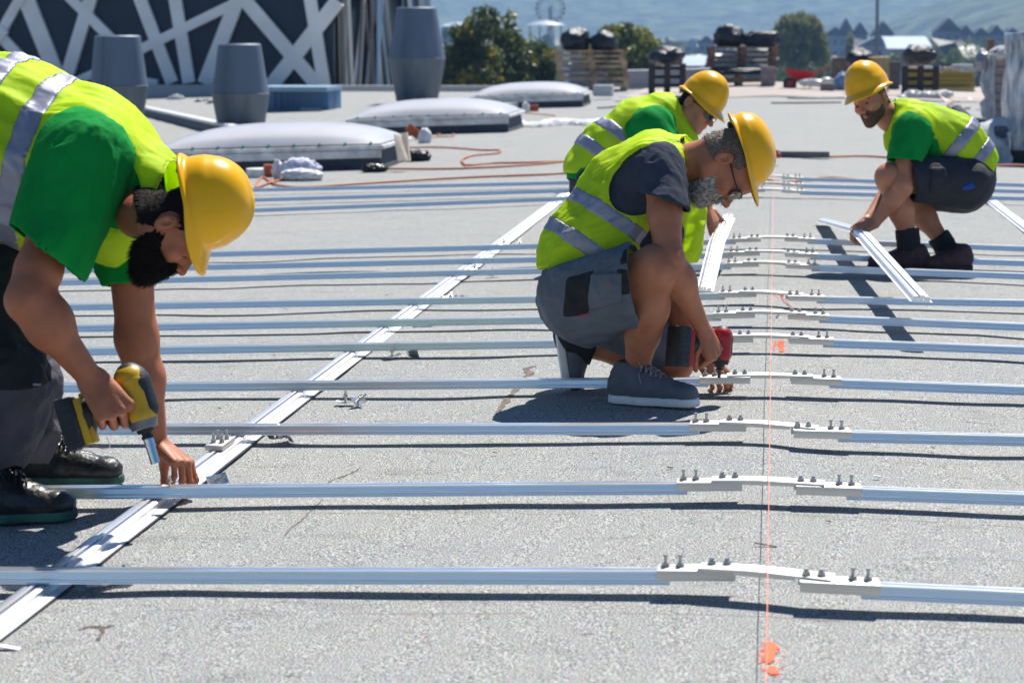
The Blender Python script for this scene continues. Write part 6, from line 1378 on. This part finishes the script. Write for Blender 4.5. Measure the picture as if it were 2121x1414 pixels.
m = prof_along(None, [W(1460, 604, 10.4), W(1484, 505, 11.28), W(1507, 452, 11.95)], 1.12); m.build('base_profile', M_alu3, autos=30, label='short base profile tipped up by the man in dark sunglasses', cat='profile')

# ------------------------------------------------------------ clamps with bolts
def make_clamp():
    e = empty('rail_clamp', (0, 0, 0)); m = MB(); N = 9; vs_ = []; fs = []
    for k in range(N):
        t = -1+2*k/(N-1); x = t*.034; z = .004+.010*t*t*(1 if t > 0 else .35); vs_ += [(x, -.016, z), (x, .016, z), (x, .016, z+.0028), (x, -.016, z+.0028)]
    for k in range(N-1):
        for i in range(4): fs.append((4*k+i, 4*k+4+i, 4*k+4+(i+1) % 4, 4*k+(i+1) % 4))
    fs += [(0, 1, 2, 3), tuple(4*(N-1)+i for i in (3, 2, 1, 0))]; m.add(vs_, fs); m.build('clip_plate', M_clamp, e, autos=40)
    b = MB(); b.cyl((0, 0, .0), (0, 0, .048), .0042, n=10); b.build('bolt', M_steel, e, smooth=True, autos=40)
    n_ = MB(); n_.cyl((0, 0, .026), (0, 0, .034), .0082, n=6); n_.cyl((0, 0, .0235), (0, 0, .026), .0105, n=14); n_.build('nut', M_steel, e, autos=30); return e
cl0 = make_clamp(); first = True
spots = [(716, 836, 0, 0, 'upright bolt clamp left one of the pair below the fourth rail'), (738, 838, 1, .9, 'toppled bolt clamp right one of the pair below the fourth rail'), (812, 741, .4, 0, 'upright bolt clamp below the fifth rail right of the base rail'), (850, 738, 2, 1.2, 'dark tipped clamp right of the upright one below the fifth rail'), (862, 675, 1.2, 1.0, 'left dark clamp where the sixth rail crosses the base rail'), (880, 676, 2.2, 1.3, 'right dark clamp where the sixth rail crosses the base rail'), (932, 625, .3, .6, 'left clamp lying under the seventh rail crossing'), (951, 625, 1.1, 1.2, 'right clamp lying under the seventh rail crossing'), (1020, 573, .2, .0, 'upright clamp right of the base rail at the eighth rail'), (978, 566, .9, .5, 'small clamp on the base rail at the eighth rail'), (1076, 514, .2, .4, 'dark clamp right of the base rail at the tenth rail'), (1041, 512, 1.2, .2, 'clamp on the base rail at the tenth rail'), (574, 912, .5, .3, 'clamp left one of the pair below the third rail'), (592, 912, 1.6, 1.0, 'flat wide clamp right one of the pair below the third rail'), (205, 1212, .5, .8, 'left dark clamp below the nearest rail'), (245, 1211, 2.4, 1.0, 'right dark clamp below the nearest rail'), (1180, 407, .4, .7, 'clamp at the far end of the base rail'), (1150, 404, 1.8, .5, 'tiny clamp just left of the far end of the base rail'), (1996, 402, 1, .3, 'clamp on the far rails behind the right man'), (2074, 415, .5, 1.0, 'dark clamp pair beside the far right base rail'), (445, 1002, .8, 1.1, 'dark clamp right of the bearded man\'s fingers')]
for i, (x, y, rz, tilt, lab) in enumerate(spots):
    c = cl0 if i == 0 else copy_tree(cl0); p = G(x, y, .002); c.location = Vector(p+np.array([0, 0, .010 if tilt > .2 else 0])); c.rotation_euler = (tilt, 0, rz*1.3); c.scale = (1.12,)*3; tag(c, lab, 'clamp', 'rail clamps scattered on the roof')
for i, (x, y, H, lab) in enumerate(((352, 1010, .075, 'clamp bolt between the fingers of the bearded man on the second rail'),)):
    c = copy_tree(cl0); c.location = Vector(G(x, y, H)-np.array([0, 0, .0])); c.rotation_euler = (0, 0, .6*i); c.scale = (.7, .7, .8); tag(c, lab, 'clamp', 'rail clamps scattered on the roof')

e = empty('base_splice', G(478, 926, .030), 'small splice block with four bolts on the base rail above the second rail', 'splice block'); gp = G(486, 926, .030); gp[0] = XB-.004; m = MB(); m.cbox(gp+np.array([0, .03, .006]), (.062, .16, .018), None, .002); m.build('block', M_plate, e, autos=30)
for sx in (-.015, .015):
    for sy in (-.0, .06):
        m = MB(); p = gp+np.array([sx, sy, .016]); m.cyl(p, p+np.array([0, 0, .009]), .0095, n=6); m.cyl(p, p+np.array([0, 0, .030]), .0055, n=10); m.build('bolt', M_steel, e, autos=40)
# ------------------------------------------------------------ string, paint, cords
Mst = mat('coral_string', (.95, .26, .18), .6); a, b = G(1586.5, 1440, .094), G(1602.5, 345, .10); d = b-a; a = a-d*.06
mb = MB(); mb.tube([a+(b-a)*t for t in np.linspace(0, 1, 30)], .0012, 6); mb.build('marking_string', Mst, label='coral red marking string stretched along the roof ridge over the splices', cat='string')
pk = lambda x, y, H: G(x, y, H)
mb = MB(); c = pk(1604, 612, .10)
for pts in ([(1603, 612, .1), (1612, 609, .1), (1619, 612, .1), (1611, 616, .098), (1604, 612, .1)], [(1617, 612, .098), (1622, 622, .05), (1633, 634, .01)], [(1618, 612, .098), (1628, 624, .05), (1640, 637, .008), (1648, 645, .006), (1662, 655, .006)], [(1616, 613, .098), (1624, 626, .04), (1636, 632, .006)]): mb.tube(spline([pk(*p) for p in pts], 5), .0016, 5)
V, Fc = ico(c+np.array([.035, 0, 0]), (.008,)*3, sub=2); mb.add(V, Fc); mb.build('string_knot', Mst, label='red knot with loose frayed string ends on the seventh splice', cat='knot')
def paint(x0, x1, y0, y1, dens, lab, col=(.95, .13, .03), n=700, shape=None, seed=1):
    r = np.random.default_rng(seed); mb = MB(); p00, p11 = G(x0, y1), G(x1, y0)
    m = MB(); vs_ = []; fs = []
    for k in range(n):
        u, v = r.beta(1.6, 1.6), r.random(); px, py = x0+(x1-x0)*(u+.12*math.sin(v*9)*.6), y0+(y1-y0)*v
        if r.random() < .12: px += r.normal()*(x1-x0)*.35; py += r.normal()*(y1-y0)*.1
        if vnoise(np.array([[px*.11, py*.11, seed]]))[0] < -.22+.4*(1-dens): continue
        g = G(px, py); R_ = r.uniform(.0010, .0034); z = roof_h(np.array([[g[0], g[1]]]))[0]+.0022+r.random()*.0012; k0 = len(vs_)
        for q in range(6): an = PI*q/3+r.random()*.5; vs_.append((g[0]+R_*math.cos(an)*r.uniform(.7, 1.2), g[1]+R_*1.3*math.sin(an), z))
        fs.append(tuple(k0+q for q in range(6)))
    m.add(vs_, fs); return m.build('paint_mark', mat('orange_marking_paint', col, .7), label=lab, cat='paint mark', group='sprayed orange marks beside the string')
paint(1586, 1608, 1326, 1392, 1, 'bright orange sprayed mark nearest to the camera beside the string', n=3400); paint(1603, 1625, 704, 726, 1, 'orange sprayed square beside the string at the fifth splice', n=1500, seed=2); paint(1645, 1682, 656, 664, .4, 'faint orange sprayed smear below the sixth splice', n=260, seed=3, col=(.9, .22, .12)); paint(1598, 1622, 327, 333, .6, 'small orange sprayed mark before the concrete bar', n=300, seed=4)
M_cord = mat('orange_cord', (.50, .15, .06), .55)
def cord(pts, lab, r=.011, m=None): mb = MB(); mb.tube(spline([G(x, y, .014+(p[2] if len(p) > 2 else 0)) for p in [(x, y) if 0 else (x, y) for (x, y, *_) in pts] for x, y in [p[:2]]], 6), r, 7); return mb.build('extension_cord', m or M_cord, smooth=True, label=lab, cat='cord', group='orange extension cords')
cord([(529, 389), (535, 374), (545, 367), (556, 374), (569, 381), (590, 386), (630, 388), (724, 382), (820, 376), (900, 371), (1000, 366), (1110, 362), (1185, 358)], 'orange extension cord running lowest, from the brick to the back of the hidden man', .012)
cord([(530, 389), (560, 378), (600, 368), (625, 358), (654, 348), (740, 349), (900, 350), (1000, 347), (1100, 341), (1190, 332)], 'orange extension cord starting at the white rags, middle one', .012)
cord([(847, 306), (900, 305), (949, 307), (1000, 311), (1034, 311), (1030, 317), (980, 322), (958, 330), (962, 340), (975, 342), (1020, 338), (1080, 337), (1190, 333)], 'orange cord making a loop right of the nearest skylight', .012)
cord([(1588, 372), (1625, 378), (1660, 374), (1700, 368), (1740, 369), (1820, 376)], 'orange cord crossing the ridge behind the far rails', .012); cord([(1718, 325), (1780, 323), (1840, 326)], 'orange cord lying right of the concrete bar', .012); cord([(2060, 343), (2100, 342), (2140, 344)], 'brown cord at the right edge below the wrapped pallet', .012)
cord([(860, 290), (900, 284), (940, 281), (925, 268), (905, 282)], 'thin orange cord kinked under the middle skylight', .010); cord([(1070, 232), (1110, 236), (1150, 240), (1140, 250), (1120, 255)], 'thin orange cord at the farthest skylight', .010)
def brick(x, y, rot, tilt, lab):
    p = G(x, y); R = np.array(Matrix.Rotation(rot, 3, 'Z') @ Matrix.Rotation(tilt, 3, 'Y')); mb = MB(); mb.cbox(p+np.array([0, 0, .07+.04*abs(tilt)]), (.24, .115, .13), R, .006); return mb.build('brick', M_brick, label=lab, cat='brick', group='red bricks weighing down cloths')
brick(570, 366, .4, 0, 'red brick beside the white and blue rags below the nearest skylight'); brick(857, 286, .2, .7, 'red brick leaning against the curb of the middle skylight'); brick(1103, 231, .2, 0, 'red brick at the farthest skylight')
crumple('rag_heap', G(622, 352, .10), (.19, .12, .11), mat('blue_white_cloth', (.42, .45, .62), .8, var=.4, vscale=7, var2=(.75, .76, .80)), 'heap of white and blue rags below the nearest skylight', 'rags', seed=41, amp=.3, sharp=True)
crumple('cloth_strip', G(625, 364, .05), (.19, .10, .06), M_rag, 'white cloth lying in front of the blue rag heap', 'cloth', seed=42, amp=.35, sharp=True); crumple('cloth_strip', G(575, 352, .10), (.06, .04, .10), M_rag, 'white rag tip sticking up behind the red brick', 'cloth', seed=43, amp=.3)
crumple('cloth_strip', G(880, 286, .07), (.08, .07, .12), M_rag, 'white rag beside the leaning brick at the middle skylight', 'cloth', seed=44, amp=.3, sharp=True); crumple('cloth_strip', G(1089, 224, .10), (.07, .06, .11), M_rag, 'white rag beside the brick at the farthest skylight', 'cloth', seed=45, amp=.3)
mb = MB(); lp = G(540, 366); mb.cyl(lp, lp+np.array([0, 0, .09]), .16, n=24); mb.build('bucket_lid', M_wflash, label='round pale lid lying left of the red brick', cat='lid')
crumple('black_scrap', G(866, 324, .06), (.13, .10, .07), M_bag, 'crumpled black plastic right of the beige cards', 'plastic scrap', seed=46, amp=.35, sharp=True); crumple('black_scrap', G(775, 349, .04), (.13, .08, .045), M_bag, 'black rubber scrap at the right corner of the nearest skylight', 'plastic scrap', seed=47, amp=.3, sharp=True)
Mcard = mat('beige_card', (.42, .36, .29), .75, var=.15, vscale=8, bump=.004, bscale=12)
for k, (p, lab) in enumerate(((((815, 278), (826, 280), (842, 332), (824, 334)), 'beige stiff card leaning at the nearest skylight corner, left one'), (((830, 276), (842, 274), (848, 334), (838, 336)), 'beige stiff card leaning at the nearest skylight corner, right one'))):
    D = 22.0; q = [W(x, y, D+(.25 if i < 2 else 0)+k*.1) for i, (x, y) in enumerate(p)]; mb = MB(); mb.add(q+[v+np.array([.012, .03, 0]) for v in q], [(0, 1, 2, 3), (7, 6, 5, 4), (0, 4, 5, 1), (1, 5, 6, 2), (2, 6, 7, 3), (3, 7, 4, 0)]); mb.build('card_sheet', Mcard, label=lab, cat='card', group='beige cards leaning at the skylight')
# long crumpled white cloth behind the second man
N = 60; vs_ = []; K = 8; cl = spline([G(x, y) for x, y in ((905, 278), (960, 272), (1020, 267), (1070, 262), (1120, 262), (1180, 258), (1215, 260), (1250, 256))], 9)
for i, p in enumerate(cl):
    for k in range(K+1): t = k/K; vs_.append(p+np.array([0, .32*t-.1, .012+.075*math.sin(PI*t)*(1+.6*vnoise(np.array([[i*.35, k*.5, 2]]))[0])+.03*vnoise(np.array([[i*.9, k*.9, 5]]))[0]]))
mkobj('cloth_roll', vs_, [(i*(K+1)+k, (i+1)*(K+1)+k, (i+1)*(K+1)+k+1, i*(K+1)+k+1) for i in range(len(cl)-1) for k in range(K)], M_rag, smooth=True, label='long crumpled white cloth lying from the middle skylight to the second man', cat='cloth')
# items on the upper left roof strip
crumple('rubble_stone', G(366, 208, .12), (.24, .2, .16), mat('pale_stone', (.45, .45, .46), .8, var=.2, vscale=4), 'pale lump of stone on the raised roof strip', 'stone', seed=50); crumple('green_scrap', G(390, 216, .04), (.25, .14, .05), mat('lime_plastic', (.25, .45, .08), .6), 'flat lime green scrap on the raised roof strip', 'plastic scrap', seed=51)
for k, (x, y) in enumerate(((412, 216), (427, 214), (438, 220))): crumple('black_scrap', G(x, y, .08), (.14, .12, .12), M_bag, ['small black lump next to the lime green scrap', 'middle black lump on the raised roof strip', 'black lump nearest the middle cowl'][k], 'plastic scrap', seed=52+k, amp=.35)
# small litter and torn felt on the near roof
Mtear = mat('torn_felt', (.055, .045, .04), .9, var=.5, vscale=30, var2=(.22, .17, .14))
def tear(pts, w, lab, seed):
    P = spline([G(x, y) for x, y in pts], 10); r = np.random.default_rng(seed); vs_ = []
    for i, p in enumerate(P):
        t = nz(P[min(i+1, len(P)-1)]-P[max(i-1, 0)]); sd = np.array([-t[1], t[0], 0]); ww = w*(.5+.9*abs(vnoise(np.array([[i*.5, seed, 0]]))[0]))*math.sin(PI*(i+.5)/len(P))**.4; c = p+sd*.004*vnoise(np.array([[i*.9, seed, 4]]))[0]
        for s_ in (-1, 1): v = c+sd*ww*s_; vs_.append((v[0], v[1], roof_h(np.array([[v[0], v[1]]]))[0]+.0016))
    return mkobj('felt_tear', vs_, [(2*i, 2*i+1, 2*i+3, 2*i+2) for i in range(len(P)-1)], Mtear, label=lab, cat='torn felt', group='tears in the roofing felt')
tear([(745, 964), (730, 972), (712, 980), (690, 988), (672, 1000)], .004, 'thin tear in the felt above the second rail', 1); tear([(672, 1030), (650, 1050), (628, 1075), (605, 1095), (590, 1112)], .003, 'thin dark tear running down from the second rail', 2); tear([(1108, 756), (1090, 762), (1098, 772), (1086, 778)], .018, 'brown torn flap left of the kneeling shoe', 3); tear([(1080, 795), (1062, 812), (1046, 832), (1028, 856)], .014, 'brown torn strip at the left tip of the crouching man\'s shadow', 4); tear([(165, 1306), (190, 1300), (215, 1302), (236, 1298)], .010, 'dark star-shaped scuff on the felt at lower left', 5); tear([(205, 1298), (212, 1312), (200, 1330)], .006, 'short dark scratch below the scuff at lower left', 6)
Mlit = mat('litter_brown', (.16, .11, .07), .8); Mlw = mat('litter_white', (.75, .75, .74), .6); rr = random.Random(12)
for k, (x, y, w_, h_, c, lab) in enumerate(((1586, 1132, .060, .006, 0, 'thin straw lying across the string near the front'), (1388, 971, .020, .008, 0, 'tiny brown leaf bit between second and third rails'), (1816, 989, .022, .010, 1, 'tiny white paper bit right of the second splice'), (800, 613, .016, .008, 0, 'tiny brown chip above the seventh rail'), (568, 738, .014, .008, 0, 'tiny brown chip left below the fifth rail'), (600, 817, .018, .006, 0, 'tiny straw chip below the fourth rail'), (1717, 1083, .014, .006, 0, 'tiny dark chip right of the string'), (1025, 940, .016, .006, 0, 'tiny chip below the third rail in the middle'), (592, 642, .016, .006, 0, 'tiny chip below the seventh rail at left'), (20, 1345, .05, .02, 1, 'white chip at the lower left corner'), (455, 848, .016, .006, 0, 'tiny brown chip near the bearded man\'s forearm'), (1932, 930, .014, .006, 0, 'tiny chip under the third rail at right'))):
    g = G(x, y); mb = MB(); R = np.array(Matrix.Rotation(rr.uniform(-.3, .3), 3, 'Z') @ Matrix.Rotation(.15, 3, 'Y')); mb.cbox(g+np.array([0, 0, .006]), (w_, h_, .003), R, .001); mb.build('litter', Mlw if c else Mlit, label=lab, cat='litter', group='small litter on the felt')
print('scene built')
